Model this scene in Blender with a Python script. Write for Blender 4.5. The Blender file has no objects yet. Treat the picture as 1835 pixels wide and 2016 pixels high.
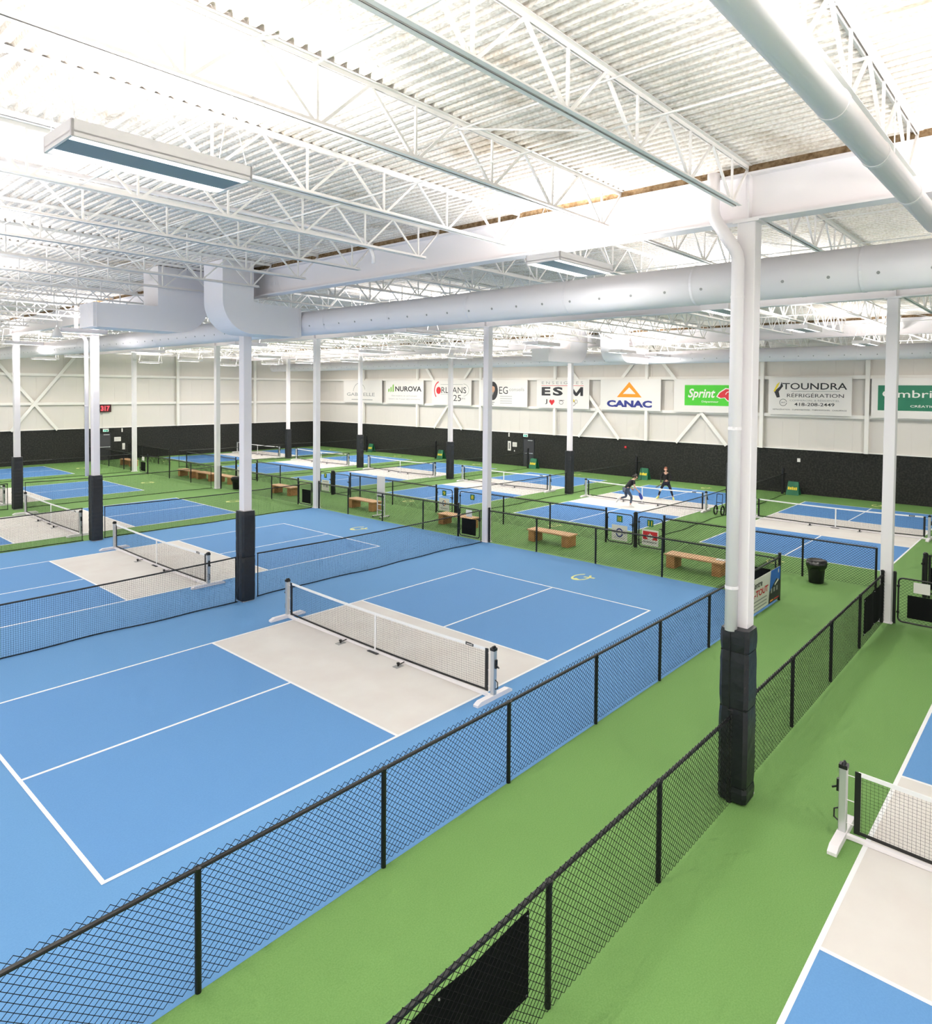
import bpy, math, random
from mathutils import Vector, Matrix
random.seed(7)
C = bpy.context.scene.collection
PI = math.pi

# ------------------------------------------------------------------ helpers
class MB:
    def __init__(s): s.v = []; s.f = []; s.m = []; s.cur = 0
    def add(s, vs, fs):
        n = len(s.v); s.v.extend([tuple(v) for v in vs])
        for f in fs: s.f.append(tuple(i + n for i in f)); s.m.append(s.cur)
        return s
    def box(s, x0, x1, y0, y1, z0, z1):
        vs = [(x, y, z) for z in (z0, z1) for y in (y0, y1) for x in (x0, x1)]
        return s.add(vs, [(0,2,3,1),(4,5,7,6),(0,1,5,4),(2,6,7,3),(0,4,6,2),(1,3,7,5)])
    def cbox(s, x, y, z, dx, dy, dz): return s.box(x-dx/2, x+dx/2, y-dy/2, y+dy/2, z-dz/2, z+dz/2)
    def bbox(s, x0, x1, y0, y1, z0, z1, b):          # box with all edges bevelled
        X = (x0, x1); Y = (y0, y1); Z = (z0, z1); sg = (1, -1); vs = []; idx = {}
        for i in (0,1):
            for j in (0,1):
                for k in (0,1):
                    for a in range(3):
                        p = [X[i]+sg[i]*b, Y[j]+sg[j]*b, Z[k]+sg[k]*b]
                        p[a] = (X[i], Y[j], Z[k])[a]
                        idx[(i,j,k,a)] = len(vs); vs.append(p)
        fs = []
        q = [(0,0),(1,0),(1,1),(0,1)]
        for a in range(3):
            for e in (0,1):
                l = []
                for (m, n) in q:
                    c = [0,0,0]; c[a] = e; c[(a+1)%3] = m; c[(a+2)%3] = n
                    l.append(idx[(c[0],c[1],c[2],a)])
                fs.append(tuple(l if e else l[::-1]))
        for a in range(3):                            # edges along axis a
            b1, b2 = (a+1)%3, (a+2)%3
            for m in (0,1):
                for n in (0,1):
                    l = []
                    for (e, ax) in ((0,b1),(1,b1),(1,b2),(0,b2)):
                        c = [0,0,0]; c[a] = e; c[b1] = m; c[b2] = n
                        l.append(idx[(c[0],c[1],c[2],ax)])
                    fs.append(tuple(l))
        for i in (0,1):
            for j in (0,1):
                for k in (0,1): fs.append(tuple(idx[(i,j,k,a)] for a in range(3)))
        return s.add(vs, fs)
    def bar(s, p, q, w, h=None, n=4, up=None, caps=True):   # prism from p to q
        p = Vector(p); q = Vector(q); d = q - p
        if d.length < 1e-6: return s
        d.normalize(); h = w if h is None else h
        up = Vector(up) if up else (Vector((0,0,1)) if abs(d.z) < .9 else Vector((1,0,0)))
        a = d.cross(up).normalized(); b = a.cross(d)
        if n == 4: off = [a*w/2+b*h/2, -a*w/2+b*h/2, -a*w/2-b*h/2, a*w/2-b*h/2]
        else: off = [a*w/2*math.cos(2*PI*i/n)+b*h/2*math.sin(2*PI*i/n) for i in range(n)]
        vs = [p+o for o in off]+[q+o for o in off]
        fs = [(i, (i+1)%n, (i+1)%n+n, i+n) for i in range(n)]
        if caps: fs += [tuple(range(n))[::-1], tuple(range(n, 2*n))]
        return s.add(vs, fs)
    def tube(s, pts, r, n=10, closed=False, caps=True):
        pts = [Vector(p) for p in pts]; N = len(pts); rings = []
        ref = None
        for i, p in enumerate(pts):
            if closed: d = pts[(i+1)%N]-pts[i-1]
            else: d = pts[min(i+1,N-1)]-pts[max(i-1,0)]
            d.normalize()
            if ref is None: ref = Vector((0,0,1)) if abs(d.z) < .9 else Vector((1,0,0))
            a = d.cross(ref).normalized(); b = a.cross(d).normalized(); ref = b
            rr = r[i] if isinstance(r, (list, tuple)) else r
            rings.append([p + a*rr*math.cos(2*PI*k/n) + b*rr*math.sin(2*PI*k/n) for k in range(n)])
        vs = [v for g in rings for v in g]; fs = []
        for i in range(N if closed else N-1):
            j = (i+1) % N
            for k in range(n): fs.append((i*n+k, i*n+(k+1)%n, j*n+(k+1)%n, j*n+k))
        if caps and not closed: fs += [tuple(range(n))[::-1], tuple(range((N-1)*n, N*n))]
        return s.add(vs, fs)
    def lathe(s, prof, c=(0,0,0), n=24, cap=True):
        vs = [(c[0]+r*math.cos(2*PI*k/n), c[1]+r*math.sin(2*PI*k/n), c[2]+z) for r, z in prof for k in range(n)]
        fs = [(i*n+k, i*n+(k+1)%n, (i+1)*n+(k+1)%n, (i+1)*n+k) for i in range(len(prof)-1) for k in range(n)]
        if cap: fs += [tuple(range(n))[::-1], tuple(range((len(prof)-1)*n, len(prof)*n))]
        return s.add(vs, fs)
    def poly(s, pts, n=None):
        return s.add(pts, [tuple(range(len(pts)))])
    def extr(s, pts, d):                               # closed outline pts extruded by vector d
        d = Vector(d); n = len(pts); vs = [Vector(p) for p in pts]; vs += [p+d for p in vs]
        return s.add(vs, [tuple(range(n))[::-1], tuple(range(n, 2*n))]+[(i,(i+1)%n,(i+1)%n+n,i+n) for i in range(n)])
    def mesh(s, name, mats, smooth=False):
        me = bpy.data.meshes.new(name); me.from_pydata(s.v, [], s.f)
        if not isinstance(mats, (list, tuple)): mats = [mats]
        for m in mats: me.materials.append(m)
        if len(mats) > 1: me.polygons.foreach_set('material_index', s.m)
        if smooth: me.polygons.foreach_set('use_smooth', [True]*len(me.polygons))
        me.update(); return me
    def build(s, name, mats, parent=None, smooth=False, bevel=0):
        o = bpy.data.objects.new(name, s.mesh(name, mats, smooth)); C.objects.link(o)
        if parent: o.parent = parent
        if smooth == 'auto' or bevel:
            pass
        if bevel:
            md = o.modifiers.new('bev', 'BEVEL'); md.width = bevel; md.segments = 2; md.limit_method = 'ANGLE'
        return o
def tag(o, label=None, cat=None, group=None, kind=None):
    if label: o['label'] = label
    if cat: o['category'] = cat
    if group: o['group'] = group
    if kind: o['kind'] = kind
    return o
def thing(name, label, cat, loc=(0,0,0), rz=0, group=None, kind=None):
    o = bpy.data.objects.new(name, None); C.objects.link(o); o.empty_display_size = .1
    o.location = loc; o.rotation_euler = (0,0,rz); return tag(o, label, cat, group, kind)
def copy_tree(o, parent=None, kids=None):
    kids = kids or KIDS
    c = o.copy(); C.objects.link(c)
    if parent: c.parent = parent
    for ch in [x for x in bpy.data.objects if x.parent == o and x != c]: copy_tree(ch, c)
    return c
KIDS = None

# ------------------------------------------------------------------ materials
def lin(c):
    return tuple(((x/255)/12.92 if x/255 <= .04045 else ((x/255+.055)/1.055)**2.4) for x in c)
def mat(name, rgb, rough=.6, metal=0, spec=.5, noise=None, bump=None, emit=None, coat=0):
    m = bpy.data.materials.new(name); m.use_nodes = True; nt = m.node_tree; b = nt.nodes['Principled BSDF']
    c = lin(rgb)+(1,)
    b.inputs['Base Color'].default_value = c; b.inputs['Roughness'].default_value = rough
    b.inputs['Metallic'].default_value = metal; b.inputs['Specular IOR Level'].default_value = spec
    if coat: b.inputs['Coat Weight'].default_value = coat
    tc = nt.nodes.new('ShaderNodeTexCoord')
    if noise:                                          # (scale, amount, rgb2, detail)
        n = nt.nodes.new('ShaderNodeTexNoise'); n.inputs['Scale'].default_value = noise[0]; n.inputs['Detail'].default_value = noise[3] if len(noise) > 3 else 3
        nt.links.new(tc.outputs['Object'], n.inputs['Vector'])
        r = nt.nodes.new('ShaderNodeValToRGB'); r.color_ramp.elements[0].position = noise[1][0]; r.color_ramp.elements[1].position = noise[1][1]
        r.color_ramp.elements[0].color = lin(noise[2])+(1,); r.color_ramp.elements[1].color = c
        nt.links.new(n.outputs['Fac'], r.inputs['Fac']); nt.links.new(r.outputs['Color'], b.inputs['Base Color'])
    if bump:                                           # (scale, strength, distance)
        n = nt.nodes.new('ShaderNodeTexNoise'); n.inputs['Scale'].default_value = bump[0]; n.inputs['Detail'].default_value = 4
        nt.links.new(tc.outputs['Object'], n.inputs['Vector'])
        bp = nt.nodes.new('ShaderNodeBump'); bp.inputs['Strength'].default_value = bump[1]; bp.inputs['Distance'].default_value = bump[2]
        nt.links.new(n.outputs['Fac'], bp.inputs['Height']); nt.links.new(bp.outputs['Normal'], b.inputs['Normal'])
    if emit:
        b.inputs['Emission Color'].default_value = lin(emit[0])+(1,); b.inputs['Emission Strength'].default_value = emit[1]
    return m
M = {}
M['green'] = mat('green_acrylic', (110,149,84), .75, spec=.25, noise=(60,(.3,.7),(98,138,73)), bump=(160,.12,.004))
M['blue'] = mat('blue_acrylic', (103,152,200), .75, spec=.25, noise=(50,(.3,.7),(97,147,196)), bump=(160,.1,.004))
M['blue_in'] = mat('deep_blue_acrylic', (99,148,199), .75, spec=.25, noise=(50,(.3,.7),(94,143,195)), bump=(160,.1,.004))
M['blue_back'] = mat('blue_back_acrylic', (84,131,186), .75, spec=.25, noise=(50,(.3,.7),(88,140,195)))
M['kitchen'] = mat('sand_grey_acrylic', (226,222,216), .75, spec=.25, noise=(1.3,(.35,.65),(221,215,209)))
M['line'] = mat('white_line_paint', (245,245,245), .6)
M['logo'] = mat('pale_yellow_paint', (226,226,150), .7)
M['white'] = mat('white_steel_paint', (244,239,241), .45, spec=.4)
M['white_soft'] = mat('white_joist_paint', (248,244,241), .5, spec=.3)
M['duct'] = mat('painted_duct', (246,243,247), .4, spec=.4)
M['deck'] = None
M['wall'] = mat('liner_panel', (232,229,220), .6, spec=.3)
M['wallwhite'] = mat('wall_steel', (246,242,235), .55)
M['black_pad'] = mat('black_wall_padding', (62,63,58), .85, spec=.25, noise=(11,(.42,.80),(36,37,35),8), bump=(30,.3,.01))
M['vinyl'] = mat('black_vinyl', (19,21,27), .42, spec=.5, bump=(7,.35,.03))
M['vinyl_grey'] = mat('charcoal_vinyl', (38,40,43), .5, spec=.4, bump=(7,.3,.03))
M['black'] = mat('black_powder_coat', (18,19,20), .4)
M['black_matt'] = mat('black_screen_fabric', (20,22,22), .9, spec=.1)
M['wire'] = mat('black_wire', (13,14,15), .75, spec=.15)
M['twine'] = mat('black_twine', (16,17,20), .8, spec=.1)
M['silver'] = mat('brushed_aluminium', (205,206,206), .35, metal=.6)
M['wood'] = mat('light_oak', (226,178,128), .5, noise=(6,(.35,.7),(208,164,118),6))
M['wood_side'] = mat('warm_plywood', (196,146,94), .55, noise=(7,(.35,.7),(178,128,78),6))
M['brown'] = mat('brown_insulation', (150,128,100), .95, spec=.1, noise=(14,(.35,.62),(110,88,62),6), bump=(30,.8,.03))
M['navy'] = mat('navy_print', (40,50,125), .6); M['orange'] = mat('orange_print', (245,150,35), .6)
M['ink'] = mat('dark_print', (45,45,48), .6); M['greyink'] = mat('grey_print', (160,160,158), .6)
M['banner'] = mat('white_vinyl_banner', (236,232,226), .5)
M['red'] = mat('red_print', (205,40,50), .6); M['lime'] = mat('lime_print', (120,185,50), .6)
M['sprint'] = mat('green_print', (70,190,45), .6); M['teal'] = mat('teal_print', (30,115,85), .6)
M['yellow'] = mat('yellow_print', (240,215,60), .6); M['sky_blue'] = mat('blue_print', (45,110,205), .6)
M['skinp'] = mat('portrait_skin', (205,160,130), .6)
M['forest'] = mat('dark_green_panel', (28,105,72), .55)
M['lens'] = mat('lamp_lens', (250,250,250), .3, emit=((255,255,255), 1.6))
M['louver'] = mat('blue_grey_louver', (128,150,166), .3, metal=.3)
M['led'] = mat('red_led', (255,60,70), .5, emit=((255,60,70), 2.0)); M['clockcase'] = mat('dark_red_case', (60,12,16), .4)
M['exit'] = mat('exit_sign_face', (150,225,205), .5, emit=((130,220,195), .6)); M['exit_green'] = mat('exit_sign_green', (20,120,90), .5)
M['bag'] = mat('black_plastic_bag', (16,16,18), .22, spec=.7, bump=(18,.7,.03))
M['bin'] = mat('black_plastic', (22,22,24), .45)
M['door'] = mat('dark_grey_door', (58,58,62), .5)
def deck_material():
    m = bpy.data.materials.new('painted_roof_deck'); m.use_nodes = True; nt = m.node_tree; b = nt.nodes['Principled BSDF']
    N = nt.nodes.new; L = nt.links.new
    tc = N('ShaderNodeTexCoord'); n1 = N('ShaderNodeTexNoise'); n1.inputs['Scale'].default_value = .45; n1.inputs['Detail'].default_value = 6; n1.inputs['Roughness'].default_value = .7
    L(tc.outputs['Object'], n1.inputs['Vector'])
    r = N('ShaderNodeValToRGB'); e = r.color_ramp.elements; e[0].position = .32; e[1].position = .45
    e[0].color = lin((206,192,174))+(1,); e[1].color = lin((250,243,236))+(1,)
    L(n1.outputs['Fac'], r.inputs['Fac'])
    n2 = N('ShaderNodeTexNoise'); n2.inputs['Scale'].default_value = 26; n2.inputs['Detail'].default_value = 6; L(tc.outputs['Object'], n2.inputs['Vector'])
    r2 = N('ShaderNodeValToRGB'); r2.color_ramp.elements[0].position = .3; r2.color_ramp.elements[1].position = .6
    r2.color_ramp.elements[0].color = lin((228,223,217))+(1,); r2.color_ramp.elements[1].color = (1,1,1,1)
    L(n2.outputs['Fac'], r2.inputs['Fac'])
    mx = N('ShaderNodeMix'); mx.data_type = 'RGBA'; mx.blend_type = 'MULTIPLY'; mx.inputs['Factor'].default_value = 1
    L(r.outputs['Color'], mx.inputs[6]); L(r2.outputs['Color'], mx.inputs[7]); L(mx.outputs[2], b.inputs['Base Color'])
    bp = N('ShaderNodeBump'); bp.inputs['Strength'].default_value = .8; bp.inputs['Distance'].default_value = .02
    L(n2.outputs['Fac'], bp.inputs['Height']); L(bp.outputs['Normal'], b.inputs['Normal'])
    b.inputs['Roughness'].default_value = .9; b.inputs['Specular IOR Level'].default_value = .2
    return m
M['deck'] = deck_material()

# ------------------------------------------------------------------ text
def text_geo(s, size=1.0, bold=0, sx=1.0, slant=0):
    cu = bpy.data.curves.new('t', 'FONT'); cu.body = s; cu.size = size; cu.align_x = 'LEFT'; cu.align_y = 'BOTTOM_BASELINE'
    cu.offset = bold; cu.resolution_u = 3; cu.shear = slant
    o = bpy.data.objects.new('t', cu); C.objects.link(o)
    bpy.context.view_layer.update()
    me = bpy.data.meshes.new_from_object(o.evaluated_get(bpy.context.evaluated_depsgraph_get()))
    vs = [(v.co.x*sx, v.co.y) for v in me.vertices]; fs = [tuple(p.vertices) for p in me.polygons]
    bpy.data.objects.remove(o); bpy.data.curves.remove(cu); bpy.data.meshes.remove(me)
    return vs, fs
class Plane2:                                          # flat print layer on a sign: a to the reader's right, b up
    def __init__(s, origin, right, up, nrm): s.o = Vector(origin); s.r = Vector(right); s.u = Vector(up); s.n = Vector(nrm)
    def P(s, a, b, d): return s.o+s.r*a+s.u*b+s.n*d
    def text(s, mb, t, a, b, w, h, d=.004, bold=0, slant=0):   # fit text into box with lower left a,b
        vs, fs = text_geo(t, 1.0, bold, 1.0, slant)
        if not vs: return
        x0 = min(v[0] for v in vs); x1 = max(v[0] for v in vs); y1 = max(v[1] for v in vs); y0 = min(0, min(v[1] for v in vs))
        mb.add([s.P(a+(v[0]-x0)/(x1-x0)*w, b+(v[1]-y0)/(y1-y0)*h, d) for v in vs], fs)
    def poly(s, mb, pts, d=.003): mb.add([s.P(a, b, d) for a, b in pts], [tuple(range(len(pts)))])
    def rect(s, mb, a0, b0, a1, b1, d=.003): s.poly(mb, [(a0,b0),(a1,b0),(a1,b1),(a0,b1)], d)
    def ell(s, mb, a, b, ra, rb, d=.003, n=28): s.poly(mb, [(a+ra*math.cos(2*PI*i/n), b+rb*math.sin(2*PI*i/n)) for i in range(n)], d)
    def ring(s, mb, a, b, ra, rb, w, d=.003, n=28, t0=0, t1=2*PI):
        for i in range(n):
            p, q = t0+(t1-t0)*i/n, t0+(t1-t0)*(i+1)/n
            s.poly(mb, [(a+(ra-w)*math.cos(p), b+(rb-w)*math.sin(p)), (a+ra*math.cos(p), b+rb*math.sin(p)),
                        (a+ra*math.cos(q), b+rb*math.sin(q)), (a+(ra-w)*math.cos(q), b+(rb-w)*math.sin(q))], d)
    def slab(s, mb, a0, b0, a1, b1, t):
        mb.extr([s.P(a0,b0,0), s.P(a1,b0,0), s.P(a1,b1,0), s.P(a0,b1,0)], -s.n*t)
class Print:                                           # a sign: backing slab and one part per ink colour
    def __init__(s, root, plane): s.root = root; s.p = plane; s.mb = {}
    def __getitem__(s, k): return s.mb.setdefault(k, MB())
    def done(s, names=None):
        for k, mb in s.mb.items():
            if mb.v: mb.build((names or {}).get(k, 'lettering'), M[k], s.root)

# ------------------------------------------------------------------ constants of the hall
XW, YW, ZD = 38.4, 48.5, 8.80
ZB = 8.05
BEAMS = [6.72, 16.67, 29.0]
JY = [-4.75+1.96*k for k in range(-4, 28)]
JY = [-12.6,-10.65,-8.68,-6.72,-4.75,-2.8,-.82,1.14,3.1,5.02,6.98,8.94,10.9,12.86,14.8,16.75,18.7,20.65,22.6,24.55,26.5,28.45,30.4,32.35,34.3,36.25,38.2,40.15,42.1,44.05,46.0]

# ------------------------------------------------------------------ floor and its paint
fl = MB().box(-8, XW, -26, YW, -.12, 0).build('floor', M['green']); tag(fl, 'green painted sports floor of the whole hall', 'floor', kind='structure')
def quad(mb, x0, x1, y0, y1, z): mb.add([(x0,y0,z),(x1,y0,z),(x1,y1,z),(x0,y1,z)], [(0,1,2,3)])
mb = MB(); quad(mb, -8, 16.66, -2.17, 19.1, .002); mb.build('blue_surround', M['blue'], fl)
def court(x0, y0, inner):
    W = .055
    for (a, b) in ((0, 4.57), (8.84, 13.41)):
        mb = MB(); quad(mb, x0+a, x0+b, y0, y0+6.1, .004); mb.build('court_surface', M[inner], fl)
    mb = MB(); quad(mb, x0+4.57, x0+8.84, y0, y0+6.1, .004); mb.build('kitchen_surface', M['kitchen'], fl)
    mb = MB(); h = W/2
    for y in (y0, y0+6.1): quad(mb, x0-h, x0+13.41+h, y-h, y+h, .006)
    for x in (0, 4.57, 8.84, 13.41): quad(mb, x0+x-h, x0+x+h, y0, y0+6.1, .0065)
    for a, b in ((0, 4.57), (8.84, 13.41)): quad(mb, x0+a, x0+b, y0+3.05-h, y0+3.05+h, .006)
    mb.build('court_lines', M['line'], fl)
def logo(x, y, s=.5, flip=1):
    mb = MB(); n = 22; w = .1*s/.5
    for i in range(n):                                  # open loop
        p, q = PI*.12+1.72*PI*i/n, PI*.12+1.72*PI*(i+1)/n
        R = .42*s/.5; r2 = R-w
        mb.add([(x+flip*R*math.cos(p), y+R*.62*math.sin(p), .004), (x+flip*R*math.cos(q), y+R*.62*math.sin(q), .004),
                (x+flip*r2*math.cos(q), y+r2*.62*math.sin(q), .004), (x+flip*r2*math.cos(p), y+r2*.62*math.sin(p), .004)], [(0,1,2,3)])
    k = s/.5
    mb.add([(x+flip*.1*k, y-.38*k, .0045), (x+flip*.2*k, y-.38*k, .0045), (x+flip*.12*k, y-.05*k, .0045), (x+flip*.02*k, y-.05*k, .0045)], [(0,1,2,3)])
    mb.add([(x-flip*.42*k+.02, y-.02, .0045), (x-flip*.28*k, y-.12*k, .0045), (x-flip*.2*k, y+.05*k, .0045), (x-flip*.34*k, y+.14*k, .0045)], [(0,1,2,3)])
    mb.build('court_logo', M['logo'], fl)
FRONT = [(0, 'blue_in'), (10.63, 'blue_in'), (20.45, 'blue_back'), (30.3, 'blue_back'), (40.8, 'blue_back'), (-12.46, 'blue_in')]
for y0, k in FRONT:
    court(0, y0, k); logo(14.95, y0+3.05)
BACKY = [-3.67, 5.25, 14.25, 23.3, 32.2, 41.2]
XB0 = 22.24
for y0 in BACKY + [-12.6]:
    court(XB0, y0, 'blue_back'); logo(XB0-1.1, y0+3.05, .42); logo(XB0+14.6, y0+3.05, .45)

# ------------------------------------------------------------------ walls
def seam_mat(axis):
    m = mat('liner_panel_'+axis, (228,222,214), .6, spec=.3); nt = m.node_tree; b = nt.nodes['Principled BSDF']
    tc = nt.nodes.new('ShaderNodeTexCoord'); sp = nt.nodes.new('ShaderNodeSeparateXYZ'); nt.links.new(tc.outputs['Object'], sp.inputs[0])
    md = nt.nodes.new('ShaderNodeMath'); md.operation = 'PINGPONG'; md.inputs[1].default_value = .45
    nt.links.new(sp.outputs[axis], md.inputs[0])
    lt = nt.nodes.new('ShaderNodeMath'); lt.operation = 'LESS_THAN'; lt.inputs[1].default_value = .018; nt.links.new(md.outputs[0], lt.inputs[0])
    bp = nt.nodes.new('ShaderNodeBump'); bp.invert = True; bp.inputs['Strength'].default_value = .6; bp.inputs['Distance'].default_value = .02
    nt.links.new(lt.outputs[0], bp.inputs['Height']); nt.links.new(bp.outputs['Normal'], b.inputs['Normal'])
    return m
wr = MB().box(XW, XW+.2, -26, YW+.2, -.12, ZD+.3).build('wall_right', seam_mat('Y')); tag(wr, 'off-white metal panel wall that carries the sponsor banners', 'wall', kind='structure')
wl = MB().box(-8, XW, YW, YW+.2, -.12, ZD+.3).build('wall_left', seam_mat('X')); tag(wl, 'off-white metal panel wall with the red digital clock', 'wall', kind='structure')
t1 = MB().box(XW-.05, XW, -26, YW, 0, 2.49).build('trim_1', M['black_pad']); tag(t1, 'black padding band along the foot of the banner wall', 'wall padding', kind='structure')
t2 = MB().box(-8, XW-.05, YW-.05, YW, 0, 2.49).build('trim_2', M['black_pad']); tag(t2, 'black padding band along the foot of the clock wall', 'wall padding', kind='structure')
mb = MB(); mb.box(XW-.08, XW, -26, YW, 2.49, 2.56); mb.box(-8, XW, YW-.08, YW, 2.49, 2.56)
tag(mb.build('trim_3', M['wallwhite']), 'thin white ledge on top of the black wall padding', 'ledge', kind='structure')
# deck: corrugated sheet, ribs run along Y
prof = []; x = -8.0
while x < XW:
    prof += [(x, ZD+.045), (x+.05, ZD+.045), (x+.068, ZD), (x+.132, ZD)]; x += .15
vs = []; fs = []
YS = [-26, -12, 0, 12, 24, 36, YW]
for y in YS: vs += [(px, y, pz) for px, pz in prof]
n = len(prof)
for j in range(len(YS)-1): fs += [(j*n+i, j*n+i+1, (j+1)*n+i+1, (j+1)*n+i) for i in range(n-1)]
ce = MB().add(vs, fs).build('ceiling', M['deck']); tag(ce, 'corrugated off-white roof deck', 'ceiling', kind='structure')

def col_of(x, y, size=.24, top=ZB, z0=0): return MB().box(x-size/2, x+size/2, y-size/2, y+size/2, z0, top)
# wall framing
for i, z in enumerate((4.42, 6.55)):
    mb = MB(); mb.box(XW-.16, XW, -26, YW, z-.02, z+.10); mb.box(XW-.18, XW-.15, -26, YW, z-.09, z+.10)
    tag(mb.build('wall_girt', M['wallwhite']), 'white horizontal wall rail %s the sponsor banners' % ('below' if i == 0 else 'above'), 'wall rail', kind='structure')
    mb = MB(); mb.box(-8, XW-.16, YW-.16, YW, z-.02, z+.10); mb.box(-8, XW-.16, YW-.18, YW-.15, z-.09, z+.10)
    tag(mb.build('wall_girt', M['wallwhite']), '%s white horizontal rail on the clock wall' % ('lower' if i == 0 else 'upper'), 'wall rail', kind='structure')
for y in (-6.9, .2, 5.6, 12.88, 20.06, 27.1, 34.25, 41.4):
    tag(MB().box(XW-.30, XW-.1, y-.1, y+.1, 2.49, ZD).build('wall_post', M['wallwhite']), 'white steel post standing against the banner wall', 'wall post', 'posts of the banner wall', 'structure')
for x in (2.4, 9.7, 16.94, 23.9, 31.1):
    tag(MB().box(x-.1, x+.1, YW-.30, YW-.1, 2.49, ZD).build('wall_post', M['wallwhite']), 'white steel post standing against the clock wall', 'wall post', 'posts of the clock wall', 'structure')
for c in (9.24, 16.47, 30.67):
    mb = MB()
    for s in (1, -1): mb.bar((XW-.2-.04*s, c-s*1.62, 2.49), (XW-.2-.04*s, c+s*3.5, ZD-.1), .06, .2)
    tag(mb.build('cross_brace', M['wallwhite']), 'white steel cross brace behind the banners on the far wall', 'cross brace', 'cross braces of the banner wall', 'structure')
mb = MB()
for s in (1, -1): mb.bar((13.3-s*1.5, YW-.2-.02*s, 2.49), (13.3+s*3.3, YW-.2-.02*s, ZD-.1), .06, .2)
tag(mb.build('cross_brace', M['wallwhite']), 'white steel cross brace on the clock wall', 'cross brace', kind='structure')

# ------------------------------------------------------------------ beams and joists
for i, x in enumerate(BEAMS):
    mb = MB(); mb.box(x-.14, x+.14, -26, YW, ZB, ZB+.03); mb.box(x-.14, x+.14, -26, YW, ZD-.13, ZD-.10); mb.box(x-.012, x+.012, -26, YW, ZB+.03, ZD-.13)
    for y in (8.4, 19.0, 28.4, 39.5, -4.78): mb.box(x-.13, x+.13, y-.01, y+.01, ZB+.03, ZD-.13)
    o = mb.build('roof_beam', M['white']); tag(o, ('deep white steel beam over the nets of the big blue courts', 'white steel beam over the gates between the blue courts and the aisle', 'white steel beam furthest down the hall, over the rear nets')[i], 'beam', kind='structure')
    MB().box(x-.10, x+.10, -26, YW, ZD-.10, ZD+.02).build('insulation', M['brown'], o)
def L2(mb, x0, x1, z, up):                              # back-to-back angles along X at chord height z
    s = 1 if up else -1
    for k in (1, -1):
        y0, y1 = sorted((k*.012, k*.018)); mb.box(x0, x1, y0, y1, *sorted((z, z+s*.05)))
        y0, y1 = sorted((k*.012, k*.062)); mb.box(x0, x1, y0, y1, *sorted((z, z+s*.006)))
def joist_meshes(a, b):
    ZT, ZL = ZD-.002, 8.18
    tc, bc, web = MB(), MB(), MB()
    L2(tc, a+.02, b-.02, ZT, False)
    L2(bc, a+.45, b-.45, ZL, True)
    n = max(4, round((b-a-1.3)/1.225)); p = (b-a-1.3)/n; nodes = [a+.65+p*i for i in range(n+1)]
    for i, x in enumerate(nodes):
        web.bar((x, 0, ZL+.02), (x, 0, ZT-.02), .026)
        l = (nodes[i-1]+x)/2 if i else a+.08; r = (nodes[i+1]+x)/2 if i < n else b-.08
        web.bar((x-.03, 0, ZL+.02), (l, 0, ZT-.03), .03); web.bar((x+.03, 0, ZL+.02), (r, 0, ZT-.03), .03)
    for x in (a+.02, b-.02): tc.cbox(x, 0, ZT-.05, .12, .12, .1)
    return tc.mesh('top_chord', M['white_soft']), bc.mesh('bottom_chord', M['white_soft']), web.mesh('web', M['white_soft'])
bays = [(-3.6, 6.72), (6.72, 16.67), (16.67, 29.0), (29.0, XW)]
bname = ['nearest bay over the big blue courts', 'second bay between the first two beams', 'third bay over the aisle', 'bay next to the banner wall']
for bi, (a, b) in enumerate(bays):
    ms = joist_meshes(a, b)
    for y in JY:
        t = thing('roof_joist', 'white open-web steel joist under the roof deck, '+bname[bi], 'joist', (0, y, 0), group='joists of the '+bname[bi], kind='structure')
        for nm, me in zip(('top_chord', 'bottom_chord', 'web'), ms):
            o = bpy.data.objects.new(nm, me); C.objects.link(o); o.parent = t
for bi, (xs) in enumerate([(.2, 2.85), (10.0, 13.4), (20.8, 24.9), (32.1, 35.3)]):
    for x in xs:
        mb = MB(); mb.bar((x, -14, 8.21), (x, 47, 8.21), .022, n=6); mb.bar((x+.03, -14, 8.70), (x+.03, 47, 8.70), .022, n=6)
        ys = [v for v in JY if -9 < v]
        for k in range(2, len(ys)-1, 6): mb.bar((x, ys[k], 8.21), (x, ys[k+1], 8.70), .022, n=6)
        tag(mb.build('bridging_rod', M['white_soft']), 'thin white rods tying the roof joists together crosswise, '+bname[bi], 'bridging rod', 'bridging rods, '+bname[bi], 'structure')

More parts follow.
